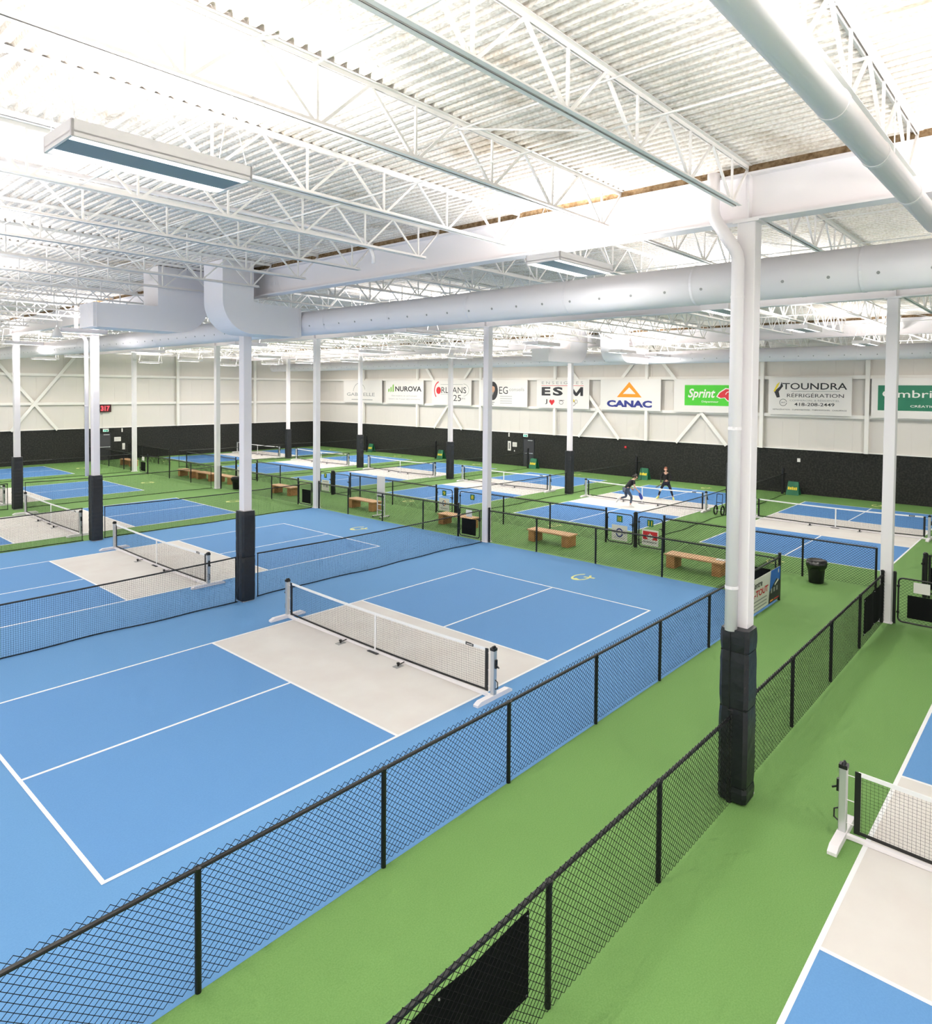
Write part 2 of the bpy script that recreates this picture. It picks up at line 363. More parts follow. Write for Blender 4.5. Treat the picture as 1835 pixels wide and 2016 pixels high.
# ------------------------------------------------------------------ columns and their pads
def column(x, y, label, size=.24, top=ZB, pipe=None):
    t = thing('steel_column', label, 'column', (x, y, 0), kind='structure')
    MB().box(-size/2, size/2, -size/2, size/2, 0, top).build('shaft', M['white'], t, bevel=.015)
    MB().box(-size/2-.04, size/2+.04, -size/2-.04, size/2+.04, 0, .02).build('base_plate', M['white'], t)
    MB().box(-.16, .16, -.18, .18, top-.02, top).build('cap_plate', M['white'], t)
    return t
def pad(x, y, label, w=.40, dx=None, h=2.43, segs=1, m='vinyl', seed=0, ribs=0):
    rnd = random.Random(seed+5)
    t = thing('column_pad', label, 'column padding', (x, y, 0))
    zs = [0.02] + ([.24, 1.33, 2.12] if segs == 4 else [1.2] if segs == 2 else []) + [h]
    for i in range(len(zs)-1):
        z0, z1 = zs[i], zs[i+1]; n = max(3, int((z1-z0)/(.075 if ribs else .12))); vs = []; fs = []
        k = 10; hw = w/2
        base = []
        c = .05
        for (sx, sy) in ((1,-1),(1,1),(-1,1),(-1,-1)):
            base += [(sx*(hw-(c if (sx*sy<0) else 0)), sy*(hw-(0 if sx*sy<0 else c))), (sx*(hw-(0 if sx*sy<0 else c)), sy*(hw-(c if sx*sy<0 else 0)))]
            base += []
        base = [(hw-c,-hw),(hw,-hw+c),(hw,hw-c),(hw-c,hw),(0,hw),(-hw+c,hw),(-hw,hw-c),(-hw,0),(-hw,-hw+c),(-hw+c,-hw),(0,-hw)]
        kb = len(base)
        for j in range(n+1):
            z = z0+.006+(z1-z0-.012)*j/n; e = 1.0
            if j in (0, n): e = .955
            elif ribs: e = 1.0-(.022 if j % 2 else 0)
            for q, (bx, by) in enumerate(base):
                d = 1+rnd.uniform(-.012, .012)
                vs.append((bx*e*d, by*e*d, z))
            if j:
                for q in range(kb): fs.append(((j-1)*kb+q, (j-1)*kb+(q+1)%kb, j*kb+(q+1)%kb, j*kb+q))
        fs += [tuple(range(kb))[::-1], tuple(range(n*kb, (n+1)*kb))]
        MB().add(vs, fs).build('pad_panel', M[m], t)
        if segs > 1 and i < len(zs)-2: MB().box(-hw+.02, hw-.02, -hw+.02, hw-.02, z1-.012, z1+.012).build('strap', M['black'], t)
    mb = MB(); mb.box(-w/2-.006, -w/2+.004, .04, .055, .05, h-.05); mb.build('lacing_seam', M['black'], t)
    return t
column(6.74, -4.75, 'big white square column beside the green walkway, drain pipe down its side', size=.25)
pad(6.645, -4.75, 'black vinyl padding with seams round the foot of the column by the walkway', w=.40, segs=4)
# drain pipe down the column and pipe up to the roof
t = thing('downspout', 'white drain pipe running down the big column and bending to the roof', 'drain pipe', (0,0,0))
px, py = 6.50, -4.69
MB().tube([(px,py,2.40),(px,py,7.50),(px,py+.02,7.60),(px,py+.06,7.68),(px,py+.30,8.06),(px,py+.34,8.14),(px,py+.36,8.25),(px,py+.36,8.74)], .085, 16).build('pipe', M['white'], t, smooth=True)
for z in (3.0, 5.2, 7.0): MB().lathe([(.09,-.02),(.09,.02)], (px,py,z), 16).build('clamp', M['white'], t)
COLA = [(6.74, 8.4, 'white column with black padding between the two big blue courts'), (6.80, 18.95, 'white column with black padding and a drain pipe, edge of the blue floor'), (6.84, 28.45, 'white padded column beyond the second blue court, near the hall edge')]
PADL = ['glossy black padding on the column between the two big blue courts', 'ribbed black padding on the column with a drain pipe', 'ribbed black padding on the column beyond the second blue court']
for i, (x, y, l) in enumerate(COLA):
    column(x, y, l); pad(x, y, PADL[i], w=.40, seed=i, segs=2 if i == 0 else 1, ribs=i, m='vinyl' if i == 0 else 'vinyl_grey')
t = thing('downspout', 'white drain pipe beside the padded column at the edge of the blue floor', 'drain pipe')
x, y = 6.57, 19.12
MB().tube([(x,y,2.4),(x,y,7.35),(x-.03,y+.05,7.48),(x-.2,y+.3,7.72),(x-.22,y+.34,7.85),(x-.22,y+.34,8.7)], .07, 14).build('pipe', M['white'], t, smooth=True)
MB().lathe([(.078,-.02),(.078,.02)], (x,y,5.0), 16).build('clamp', M['white'], t)
COLB = [(16.72, -4.72, 'white column at the end of the green walkway beside the gate'), (16.72, 8.35, 'white unpadded column at the corner of the big blue court'),
        (16.72, 19.0, 'white unpadded column at the corner of the second blue court'), (16.6, 28.2, 'white unpadded column beside the aisle trash can, by three benches'),
        (16.7, 39.5, 'white unpadded column near the clock wall door')]
for x, y, l in COLB: column(x, y, l, size=.25)
COLC = [(29.0, 3.82, 'white padded column hidden partly behind the big walkway column'), (29.1, 12.8, 'white padded column between the court with players and the next court'),
        (29.0, 21.75, 'white padded column in front of the round logo banner'), (29.0, 30.7, 'white padded column in front of the arch logo banner'), (29.0, 39.8, 'white padded column closest to the hall corner')]
for i, (x, y, l) in enumerate(COLC):
    column(x, y, l); pad(x, y, l.replace('white padded column', 'charcoal ribbed padding on the column'), w=.40, h=2.4, seed=10+i, m='vinyl_grey', ribs=1)

# ------------------------------------------------------------------ fences
def chain_mesh(P, d, L, z0, z1, pitch=.09, q=.078, r=.0024, barb=True):
    """two families of zigzag wires in the vertical plane through P along d"""
    mb = MB(); d = Vector(d); P = Vector(P); nrm = d.cross(Vector((0,0,1)))
    H = z1-z0; nz = round(H/q); q = H/nz; top = z1; sl = pitch/q
    def wire(s0, za, s1, zb, o):
        pts = P+d*s0, P+d*s1
        p = Vector((pts[0].x, pts[0].y, za))+nrm*o; w = Vector((pts[1].x, pts[1].y, zb))+nrm*o
        mb.bar(p, w, 2*r, n=3, caps=False)
    k0 = -int(H*sl/pitch)-1; k1 = int(L/pitch)+1
    for sgn in (1, -1):
        for k in range(k0, k1+(-k0)+1):
            s0 = k*pitch if sgn > 0 else k*pitch       # at z0
            a0, a1 = s0, s0+sgn*(top-z0)*sl; za, zb = z0, top
            if sgn < 0 and a0 > L+H*sl: continue
            # clip to 0..L
            lo, hi = (a0, za), (a1, zb)
            def clip(p, w):
                (xa, ya), (xb, yb) = p, w
                if xa > xb: (xa, ya), (xb, yb) = (xb, yb), (xa, ya)
                if xb <= 0 or xa >= L: return None
                if xa < 0: ya += (yb-ya)*(0-xa)/(xb-xa); xa = 0
                if xb > L: yb = ya+(yb-ya)*(L-xa)/(xb-xa); xb = L
                return xa, ya, xb, yb
            c = clip(lo, hi)
            if c: wire(c[0], c[1], c[2], c[3], sgn*.0022)
    return mb
def post_mb(P, h, w=.06):
    mb = MB(); mb.lathe([(w/2, 0), (w/2, h), (w*.6, h), (w*.6, h+.02), (w*.25, h+.035)], (P[0], P[1], 0), 12)
    for z in (.35, .8): mb.lathe([(w/2+.003, z-.006), (w/2+.003, z+.006)], (P[0], P[1], 0), 12)
    return mb
def fence(label, A, B, posts, ends=(), H=1.19, mesh_off=.035, group=None, r=.003, top=.055):
    A = Vector((A[0], A[1], 0)); B = Vector((B[0], B[1], 0)); d = (B-A); L = d.length; d.normalize(); nrm = d.cross(Vector((0,0,1)))
    t = thing('chain_link_fence', label, 'fence', A, group=group)
    for s in posts:
        p = d*s; post_mb((p.x, p.y), H+(.09 if s in ends else -.01), .075 if s in ends else .062).build('post', M['black'], t, smooth=False)
    MB().tube([Vector((0,0,H)), d*L+Vector((0,0,H))], .024, 10).build('top_rail', M['black'], t)
    P = nrm*mesh_off
    chain_mesh(P, d, L, .03, H+top, r=r).build('wire_mesh', M['wire'], t)
    return t
fence('long black chain-link fence along the edge of the big blue court', (-4.6, -2.17), (16.72, -2.17), [-4.6+4.6+x-0 for x in ()] + [x+4.6 for x in (-2.35,.04,2.35,4.75,7.16,9.55,11.95,14.35,16.72)], ends=(16.72+4.6,), mesh_off=-.03, top=.07, r=.0034)
fence('black chain-link fence running from the big padded column towards the viewer', (-4.6, -4.68), (6.44, -4.72), [x+4.6 for x in (-2.4,-.1,2.13,4.34,6.47)], ends=(6.47+4.6,), mesh_off=.045, r=.0032, top=.10)
fence('black chain-link fence beyond the big padded column, beside the walkway', (6.98, -4.70), (16.58, -4.66), [x-6.98 for x in (7.05,9.35,11.82,14.22,16.56)], ends=(16.56-6.98,), mesh_off=.045, r=.0032, top=.10)
YA = 16.68
def fa(label, y0, y1, ys, ends=()): return fence(label, (YA, y1), (YA, y0), [y1-y for y in ys], [y1-y for y in ends], mesh_off=-.035, r=.0042)
fa('chain-link fence behind the far baseline of the big blue court', -.85, 8.2, (-.85, 1.25, 3.6, 6.0, 8.18), (-.85, 8.18))
fa('chain-link fence behind the far baseline of the second blue court', 9.75, 18.8, (9.75, 11.7, 14.2, 16.55, 18.75), (9.75, 18.75))
fa('chain-link fence between the two unpadded columns beyond the second blue court', 20.45, 28.0, (20.45, 22.8, 25.3, 27.95), (20.45, 27.95))
fa('chain-link fence beside the row of three benches', 28.5, 37.4, (28.55, 31.5, 34.3, 37.4), (28.55, 37.4))
fa('chain-link fence closest to the clock wall, before the aisle', 40.0, 48.3, (40.0, 41.2, 43.8, 46.3), (40.0,))
YBX = 19.8
def fb(label, y0, y1, ys, ends=()): return fence(label, (YBX, y1), (YBX, y0), [y1-y for y in ys], [y1-y for y in ends], mesh_off=-.035, r=.0042)
fb('chain-link fence behind the lidded trash can', -3.9, 2.7, (-3.9, -1.9, .4, 2.7), (2.7,))
fb('chain-link fence before the court with two players', 5.04, 10.9, (5.04, 7.6, 10.0, 10.9), (5.04, 10.9))
fb('chain-link fence on the far side of the aisle behind the whiteboard stand', 14.0, 20.3, (14.0, 17.0, 19.5, 20.3), (14.0, 20.3))
fb('chain-link fence on the far side of the aisle, before the fourth rear court', 22.95, 29.3, (22.95, 26.8, 29.3), (22.95, 29.3))
fb('chain-link fence on the far side of the aisle behind the three benches', 31.8, 38.4, (31.8, 34.5, 38.4), (31.8, 38.4))
fb('last piece of far aisle fence before the clock wall', 41.0, 48.3, (41.0, 42.8, 45.6), (41.0,))

def gate(label, x, y0, y1, num=None, sign=None, panel=None, note=False, flip=1, hinge_x=None, group=None):
    """gate leaf in the plane X = x between y0 < y1, reader stands at smaller X"""
    t = thing('gate', label, 'gate', (x, y1, 0), group=group); W = y1-y0
    r = .02; rc = .1; z0, z1 = .07, 1.15
    pts = []
    for (cy, cz, a0) in ((-W+rc, z0+rc, PI), (-rc, z0+rc, 1.5*PI), (-rc, z1-rc, 0), (-W+rc, z1-rc, .5*PI)):
        for k in range(5): a = a0+k*PI/8; pts.append((0, cy+rc*math.cos(a), cz+rc*math.sin(a)))
    MB().tube(pts, r, 8, closed=True).build('gate_frame', M['black'], t)
    chain_mesh(Vector((.02, 0, 0)), (0,-1,0), W, z0, z1).build('wire_mesh', M['wire'], t)
    mb = MB(); mb.cbox(0, -W+.0, .78, .05, .05, .12); mb.cbox(-.03, -W+.03, .8, .03, .16, .03); mb.build('latch', M['black'], t)
    mb = MB()
    for z in (.3, .95): mb.cbox(0, 0, z, .06, .06, .05)
    mb.build('hinge', M['black'], t)
    pl = Plane2((-.03, 0, 0), (0,-1,0), (0,0,1), (-1,0,0))
    if num:
        a = W*.5-.12; MB().extr([pl.P(a,.84,0),pl.P(a+.24,.84,0),pl.P(a+.24,1.08,0),pl.P(a,1.08,0)], (.01,0,0)).build('number_plate', M['forest'], t)
        mb = MB(); pl.text(mb, num, a+.05, .87, .14, .17, bold=.02); mb.build('number', M['yellow'], t)
    if sign:
        a0, a1, b0, b1 = W*.5-.32, W*.5+.32, .15, .72
        MB().extr([pl.P(a0,b0,0),pl.P(a1,b0,0),pl.P(a1,b1,0),pl.P(a0,b1,0)], (.01,0,0)).build('sign_board', M['banner'], t)
        pr = Print(t, pl); ca = (a0+a1)/2
        if sign == 'peinture':
            pl.ring(pr['navy'], ca, .44, .15, .17, .05); pl.rect(pr['banner'], a0+.03, .41, a1-.03, .49, .006)
            pl.text(pr['ink'], 'PEINTURE', a0+.05, .42, .54, .06, d=.008, bold=.02); pl.rect(pr['greyink'], a0+.1, .22, a1-.1, .235); pl.rect(pr['greyink'], a0+.1, .27, a1-.1, .28)
        if sign == 'leaf':
            pl.rect(pr['red'], a0+.04, .36, a1-.04, .66)
            L = [(0,.10),(.035,.03),(.075,.05),(.065,-.02),(.12,.02),(.115,-.03),(.15,-.02),(.08,-.10),(.09,-.13),(.01,-.12),(.01,-.17),(-.01,-.17),(-.01,-.12),(-.09,-.13),(-.08,-.10),(-.15,-.02),(-.115,-.03),(-.12,.02),(-.065,-.02),(-.075,.05),(-.035,.03)]
            pl.poly(pr['banner'], [(ca+a*1.1, .50+b*1.1) for a, b in L], .006)
            pl.text(pr['ink'], 'NORDIQUE', a0+.04, .24, .54, .06, bold=.02)
        if sign == 'ring':
            pl.ring(pr['orange'], ca, .5, .11, .13, .035, t0=-PI/2, t1=PI/2); pl.ring(pr['navy'], ca, .5, .11, .13, .035, t0=PI/2, t1=1.5*PI)
            pl.rect(pr['greyink'], a0+.08, .24, a1-.08, .27)
        if sign == 'text':
            pl.rect(pr['greyink'], a0+.08, .62, a1-.08, .66); pl.ell(pr['greyink'], ca-.12, .42, .06, .08); pl.rect(pr['greyink'], ca+.02, .34, ca+.24, .5)
        pr.done({'navy':'sign_print','ink':'lettering','greyink':'sign_print','red':'sign_print','banner':'sign_print','orange':'sign_print'})
    if panel:
        a0, a1, b0, b1 = panel
        MB().extr([pl.P(a0,b0,0),pl.P(a1,b0,0),pl.P(a1,b1,0),pl.P(a0,b1,0)], (.008,0,0)).build('black_panel', M['black_matt'], t)
    if note:
        MB().extr([pl.P(W*.35,.84,.002),pl.P(W*.65,.84,.002),pl.P(W*.65,1.1,.002),pl.P(W*.35,1.1,.002)], (.006,0,0)).build('notice', M['banner'], t)
    return t
gate('black gate numbered 10 with a blue painter sign', YBX, 3.93, 4.98, '10', 'peinture')
gate('black gate numbered 11 with a red maple leaf sign', YBX, 2.76, 3.68, '11', 'leaf')
gate('black gate with a green number plate and orange and blue ring sign', YBX, 12.98, 13.94, '9', 'ring')
gate('black gate partly behind the corner column, next to the ring sign gate', YBX, 10.98, 12.5, '8', None)
gate('black gate with a pale text sign beside the unpadded column', YBX, 21.95, 22.88, '7', 'text')
gate('black gate half hidden by the pale text sign gate post', YBX, 20.4, 21.6, None, None)
gate('small black gate before the fifth rear court with a pale notice', YBX, 30.8, 31.7, None, 'text')
gate('small black gate standing next to the aisle benches', YBX, 29.4, 30.5, None, None)
gate('black gate with a black panel beside the white corner column', YA, 8.66, 9.68, panel=(.14, .86, .15, .76), note=True)
gate('black gate with a black panel beside the second unpadded column', YA, 19.3, 20.38, panel=(.3, 1.0, .15, .8))
gate('black gate with a black panel near the clock wall', YA, 37.45, 38.6, panel=(.2, .9, .15, .75), note=True)
gate('black gate with dark panel and white notice, end of the big blue court', YA, -2.08, -.9, panel=(.1, 1.05, .2, .82))
g1 = gate('large black gate with a wide black panel and white notice, beside the end column', YA+.04, -6.9, -4.98, panel=(.2, 1.75, .2, .76))
plg = Plane2((-.032, 0, 0), (0,-1,0), (0,0,1), (-1,0,0))
MB().extr([plg.P(.32,.84,.002),plg.P(.66,.84,.002),plg.P(.66,1.1,.002),plg.P(.32,1.1,.002)], (.006,0,0)).build('notice', M['banner'], g1)
g2_ = gate('open black gate leaf with a black panel, behind the large gate', YBX, -5.3, -4.0, panel=(.25, 1.1, .2, .82), note=True)
g2_.location = (19.75, -5.05, 0); g2_.rotation_euler = (0,0,math.radians(58))
for label, x, y, h, w in (('thick black gate post between the gates numbered 10 and 11', YBX, 3.81, 1.27, .14), ('thick black gate post beside the ring sign gate', YBX, 12.74, 1.27, .2),
        ('thick black gate post beside the pale text sign gate', YBX, 21.78, 1.27, .2), ('thick black gate post behind the aisle benches', YBX, 30.65, 1.27, .2),
        ('black post at the foot of the end column beside the large gate', YA+.04, -4.9, 1.27, .07), ('black gate post before the clock wall', YA, 37.42, 1.27, .07), ('thick black post of the open gate behind the large gate', YBX, -5.1, 1.24, .12)):
    MBp = MB().lathe([(w/2, 0), (w/2, h), (w*.3, h+.03)], (0,0,0), 14)
    t = thing('gate_post', label, 'post', (x, y, 0)); MBp.build('post_tube', M['black'], t); MB().lathe([(w*.55, h-.03), (w*.55, h+.0)], (0,0,0), 14).build('post_cap', M['black'], t)
fence('chain-link fence beyond the open gate, at the frame edge', (YBX, -5.2), (YBX, -9.5), [0, 2.2, 4.2], mesh_off=-.035)

# black screens and banner on the fences
def screen(label, x0, x1, y, z0, z1):
    t = thing('wind_screen', label, 'screen', (0, 0, 0))
    nx = 12; mb = MB(); vs = []; fs = []
    for i in range(nx+1):
        x = x0+(x1-x0)*i/nx; e = .012*math.sin(i*1.3)
        vs += [(x, y+e, z0), (x, y+e, z1-.012*abs(math.sin(i*PI/3))), (x, y+e-.006, z1-.012*abs(math.sin(i*PI/3))), (x, y+e-.006, z0)]
    for i in range(nx):
        for k in range(4): fs.append((i*4+k, i*4+(k+1)%4, (i+1)*4+(k+1)%4, (i+1)*4+k))
    fs += [(0,1,2,3), (nx*4+3, nx*4+2, nx*4+1, nx*4)]
    MB().add(vs, fs).build('fabric', M['black_matt'], t)
    mb = MB()
    for x in (x0+.03, (x0+x1)/2, x1-.03):
        for z in (z0+.03, z1-.04): mb.lathe([(.008, -.006), (.008, .006)], (x, y-.008, z), 8)
    mb.build('eyelet', M['silver'], t)
screen('big black screen tied to the fence in front of the viewer', -.45, 1.88, -4.66, .24, 1.04)
screen('black screen tied to the walkway fence beside the end column', 14.36, 16.4, -4.72, .25, 1.08)
t = thing('fence_banner', 'rental centre banner with blue sky picture tied to the blue court fence', 'banner', (0,0,0))
pl = Plane2((13.4, -2.225, 0), (1,0,0), (0,0,1), (0,-1,0))
mb = MB(); pl.slab(mb, 0, .13, 3.2, .98, .006); mb.build('banner_sheet', M['banner'], t)
pr = Print(t, pl)
pl.poly(pr['sky_blue'], [(2.35,.42),(3.2,.42),(3.2,.98),(2.45,.98)]); pl.poly(pr['ink'], [(2.28,.13),(3.2,.13),(3.2,.60),(2.9,.70),(2.36,.44)], .005)
for i in range(3): pl.rect(pr['greyink'], 2.45+.22*i, .38, 2.55+.22*i, .5, .007)
pl.poly(pr['banner'], [(2.75,.58),(3.05,.68),(3.05,.62),(2.75,.53)], .007)
pl.text(pr['ink'], 'Centre', 1.05, .73, .75, .17, bold=.02); pl.text(pr['red'], 'LOCA-TOUT', .35, .5, 1.9, .17, bold=.03)
for z in (.2, .29, .38): pl.rect(pr['greyink'], 1.1, z, 2.15, z+.03)
pl.rect(pr['orange'], 2.4, .16, 2.65, .2, .007); pl.rect(pr['red'], 2.72, .16, 3.1, .19, .007); pl.ell(pr['banner'], 3.05, .88, .04, .06, .006)
pr.done({'sky_blue':'picture','ink':'picture','greyink':'lettering'})

# ------------------------------------------------------------------ divider nets
def divider(label, y, x0, x1, H=1.2, sag=.05, p=.045, slant=0, r=.0021):
    t = thing('divider_net', label, 'net', (x0, y, 0)); L = x1-x0
    mb = MB(); nx = int(L/p); nz = int((H-.03)/p)
    def zt(s): return H-sag*4*(s/L)*(1-s/L)
    def off(s): return .05*math.sin(s*1.1)+.03*math.sin(s*2.7)
    for i in range(nx+1):
        s = L*i/nx; mb.bar((s, off(s), .02), (s, 0, zt(s)), 2*r, n=3, caps=False)
    m = 14
    for j in range(nz):
        f = (j+.5)/nz
        for i in range(m):
            a, b = L*i/m, L*(i+1)/m
            mb.bar((a, off(a)*(1-f), .02+(zt(a)-.02)*f), (b, off(b)*(1-f), .02+(zt(b)-.02)*f), 2*r, n=3, caps=False)
    mb.build('netting', M['twine'], t)
    MB().tube([(L*i/24, 0, zt(L*i/24)) for i in range(25)], .018, 8).build('top_rope', M['black'], t)
    MB().tube([(L*i/40, off(L*i/40), .02) for i in range(41)], .012, 6).build('bottom_rope', M['twine'], t)
    for s in (0.02, L-.02): MB().bar((s, 0, .0), (s, 0, zt(s)), .025, n=6).build('side_rope', M['black'], t)
    return t
divider('black divider net between the two big blue courts, viewer side of the column', 8.42, -4.5, 6.48)
divider('black divider net between the two big blue courts, beyond the column', 8.42, 7.1, 16.5)
divider('black divider net along the edge of the second blue court, viewer side', 19.25, -4.5, 6.45)
divider('black divider net along the edge of the second blue court, beyond its column', 19.1, 7.15, 16.5)
divider('black divider net before the fourth front court, viewer side', 28.6, -2, 6.5)
divider('black divider net between the third and fourth front courts, beyond the column', 28.5, 7.15, 16.4)
divider('black divider net before the court by the clock wall', 39.3, -2, 16.4)
for i, (y, nm) in enumerate(((3.95, 'right of the court with two players'), (12.75, 'between the players court and the next'), (21.75, 'between the third and second rear courts'), (30.7, 'between the fourth and third rear courts'), (39.8, 'before the corner court'))):
    divider('black divider net %s, aisle side' % nm, y, 19.9, 28.75, p=.06); divider('black divider net %s, wall side' % nm, y, 29.3, 37.4, p=.06)

# ------------------------------------------------------------------ pickleball nets
def make_net(label, loc):
    t = thing('pickleball_net', label, 'net', loc); hw = 3.32
    for s in (-1, 1):
        y = s*hw
        MB().bbox(-.045, .045, y-.045, y+.045, .06, .90, .008).build('post', M['silver'], t)
        mb = MB(); mb.cbox(0, y, .925, .1, .1, .05); mb.tube([(-.05, y, .94), (-.03, y, .965), (.03, y, .965), (.05, y, .94)], .02, 8); mb.build('post_cap', M['black'], t)
        mb = MB(); mb.tube([(0, y+s*.045, .36), (0, y+s*.1, .33), (0, y+s*.1, .22), (0, y+s*.045, .19)], .01, 6); mb.build('handle', M['black'], t)
        mb = MB(); mb.cbox(0, y+s*.06, .66, .05, .03, .16); mb.bar((0, y+s*.06, .64), (0, y+s*.13, .60), .02); mb.build('crank', M['black'], t)
        pts = [(-.5, .0), (.5, .0), (.5, .04), (.40, .085), (-.40, .085), (-.5, .04)]
        MB().extr([(a, y-.055, b) for a, b in pts], (0, .11, 0)).build('foot', M['white'], t)
        yy = y-s*.13
        MB().box(-.008, .008, min(yy, yy-s*.07), max(yy, yy-s*.07), .1, .90).build('side_band', M['black'], t)
        mb = MB()
        for z in (.2, .5, .82): mb.bar((0, yy, z), (0, y, z), .012, n=6)
        mb.build('lacing', M['white'], t)
    L = 2*(hw-.17)
    def zt(y): return .90-.045*(1-(y/(L/2))**2)
    def zb(y): return .125-.04*(1-(y/(L/2))**2)
    mb = MB(); n = int(L/.045)
    for i in range(n+1):
        y = -L/2+L*i/n; mb.bar((0, y, zb(y)), (0, y, zt(y)), .0034, n=3, caps=False)
    m = 12; nz = 18
    for j in range(1, nz):
        for i in range(m):
            a, b = -L/2+L*i/m, -L/2+L*(i+1)/m
            mb.bar((0, a, zb(a)+(zt(a)-zb(a))*j/nz), (0, b, zb(b)+(zt(b)-zb(b))*j/nz), .0034, n=3, caps=False)
    mb.build('netting', M['twine'], t)
    def band(z_of, h, m_, name, th):
        vs = []; fs = []; k = 24
        for i in range(k+1):
            y = -L/2+L*i/k; z = z_of(y); vs += [(-th, y, z-h), (-th, y, z), (th, y, z), (th, y, z-h)]
        for i in range(k):
            for q in range(4): fs.append((i*4+q, i*4+(q+1)%4, (i+1)*4+(q+1)%4, (i+1)*4+q))
        MB().add(vs, fs).build(name, m_, t)
    band(lambda y: zt(y)+.005, .055, M['line'], 'top_tape', .007)
    band(lambda y: zb(y)+.02, .04, M['black'], 'bottom_band', .006)
    mb = MB(); mb.cbox(0, -L/2+.42, zt(-L/2+.42)-.02, .018, .2, .052); mb.build('maker_patch', M['black'], t)
    mb = MB(); mb.cbox(0, -L/2+.42, zt(-L/2+.42)-.02, .02, .15, .014); mb.build('patch_print', M['banner'], t)
    MB().box(-.011, .011, -.025, .025, .03, zt(0)).build('center_strap', M['line'], t)
    MB().box(-.03, .03, -hw, hw, .01, .06).build('floor_bar', M['white'], t)
    MB().box(-.10, -.035, -.16, .16, .0065, .02).build('center_foot', M['ink'], t)
    for y in (-.95, .95):
        mb = MB(); mb.box(-.30, -.10, y-.07, y+.07, .0065, .013); mb.build('anchor_plate', M['greyink'], t)
        mb = MB(); mb.lathe([(.02, 0), (.02, .04), (.035, .045), (.035, .07), (.01, .08)], (-.2, y, .013), 10); mb.bar((-.2,y,.04), (-.02,y,.05), .015); mb.build('anchor_knob', M['black'], t)
    return t
net0 = make_net('pickleball net with white tape on the big blue court', (6.705, 3.05, 0))
def place_net(label, x, y):
    c = copy_tree(net0); c.location = (x, y, 0); c['label'] = label
place_net('pickleball net cut by the frame, right of the walkway fence', 6.705, -9.41)
place_net('pickleball net on the second blue court behind the divider net', 6.705, 13.68)
place_net('pickleball net on the third front court, behind the blue floor', 6.705, 23.5)
place_net('pickleball net on the fourth front court, partly out of the frame', 6.705, 33.35)
for y0, l in zip(BACKY, ('pickleball net on the rear court behind the trash can and end column', 'pickleball net where the two players are', 'pickleball net on the rear court before the portrait banner', 'pickleball net on the rear court behind the text sign gate', 'pickleball net on the rear court between the two far padded columns', 'pickleball net in the corner court of the hall')):
    place_net(l, 28.93, y0+3.05)

# ------------------------------------------------------------------ benches
def make_bench(label, loc, L=1.9):
    t = thing('bench', label, 'bench', loc)
    mb = MB(); mb.bbox(-.29, .29, -L, 0, .40, .45, .006); mb.build('seat', M['wood'], t)
    for y in (-.06, -L+.34):
        mb = MB(); mb.bbox(-.27, .27, y-.28, y, 0, .40, .006); mb.build('leg', M['wood_side'], t)
    return t
bench0 = make_bench('wooden slab bench in the aisle before the gate numbered 10', (18.2, 7.35, 0), 1.9)
for l, x, y in (('wooden bench near the trash can end of the aisle, with a white sheet on it', 18.12, 1.74), ('wooden bench behind the corner column of the big blue court', 18.2, 12.1), ('wooden bench beside the whiteboard stand', 18.1, 18.05),
                ('wooden bench behind the second unpadded column, before the gates', 18.1, 24.7), ('wooden bench, first of three, beside the small trash can', 18.1, 30.9),
                ('wooden bench, middle one of three in the aisle', 18.0, 33.0), ('wooden bench, last of three, furthest from the trash can', 17.9, 35.2), ('wooden bench near the clock wall door', 17.9, 44.3)):
    c = copy_tree(bench0); c.location = (x, y, 0); c['label'] = l
tag(MB().cbox(18.25, .05, .455, .22, .3, .01).build('paper_sheet', M['banner']), 'white sheet lying on the end of the bench', 'paper')

# ------------------------------------------------------------------ trash cans
def trash(label, loc, bag=True):
    t = thing('trash_can', label, 'trash can', loc)
    MB().lathe([(.19, 0), (.205, .02), (.245, .6), (.26, .62), (.26, .645), (.235, .64), (.2, .06)], (0,0,0), 28).build('body', M['bin'], t, smooth=True)
    rnd = random.Random(3); n = 30; vs = []; fs = []
    prof = [(.235, .42), (.265, .48), (.285, .54), (.29, .60), (.275, .66), (.24, .665), (.2, .6)]
    for i, (r, z) in enumerate(prof):
        for k in range(n):
            a = 2*PI*k/n; e = 1+rnd.uniform(-.05, .05)*(1.4 if i < 3 else .5)+(.16 if (i in (2,3) and 13 < k < 18) else 0)
            vs.append((r*e*math.cos(a), r*e*math.sin(a), z+rnd.uniform(-.02, .02)*(2 if i == 0 else 1)))
    for i in range(len(prof)-1):
        for k in range(n): fs.append((i*n+k, i*n+(k+1)%n, (i+1)*n+(k+1)%n, (i+1)*n+k))
    MB().add(vs, fs).build('bag', M['bag'], t, smooth=True)
    MB().lathe([(.262, .655), (.262, .68), (.2, .70), (.05, .71)], (0,0,0), 28).build('lid', M['bin'], t, smooth=True)
    return t
trash('black trash can with a bag folded over its rim, at the walkway end', (19.34, -2.42, 0))
trash('small black trash can beside the unpadded column and the benches', (17.25, 27.25, 0))

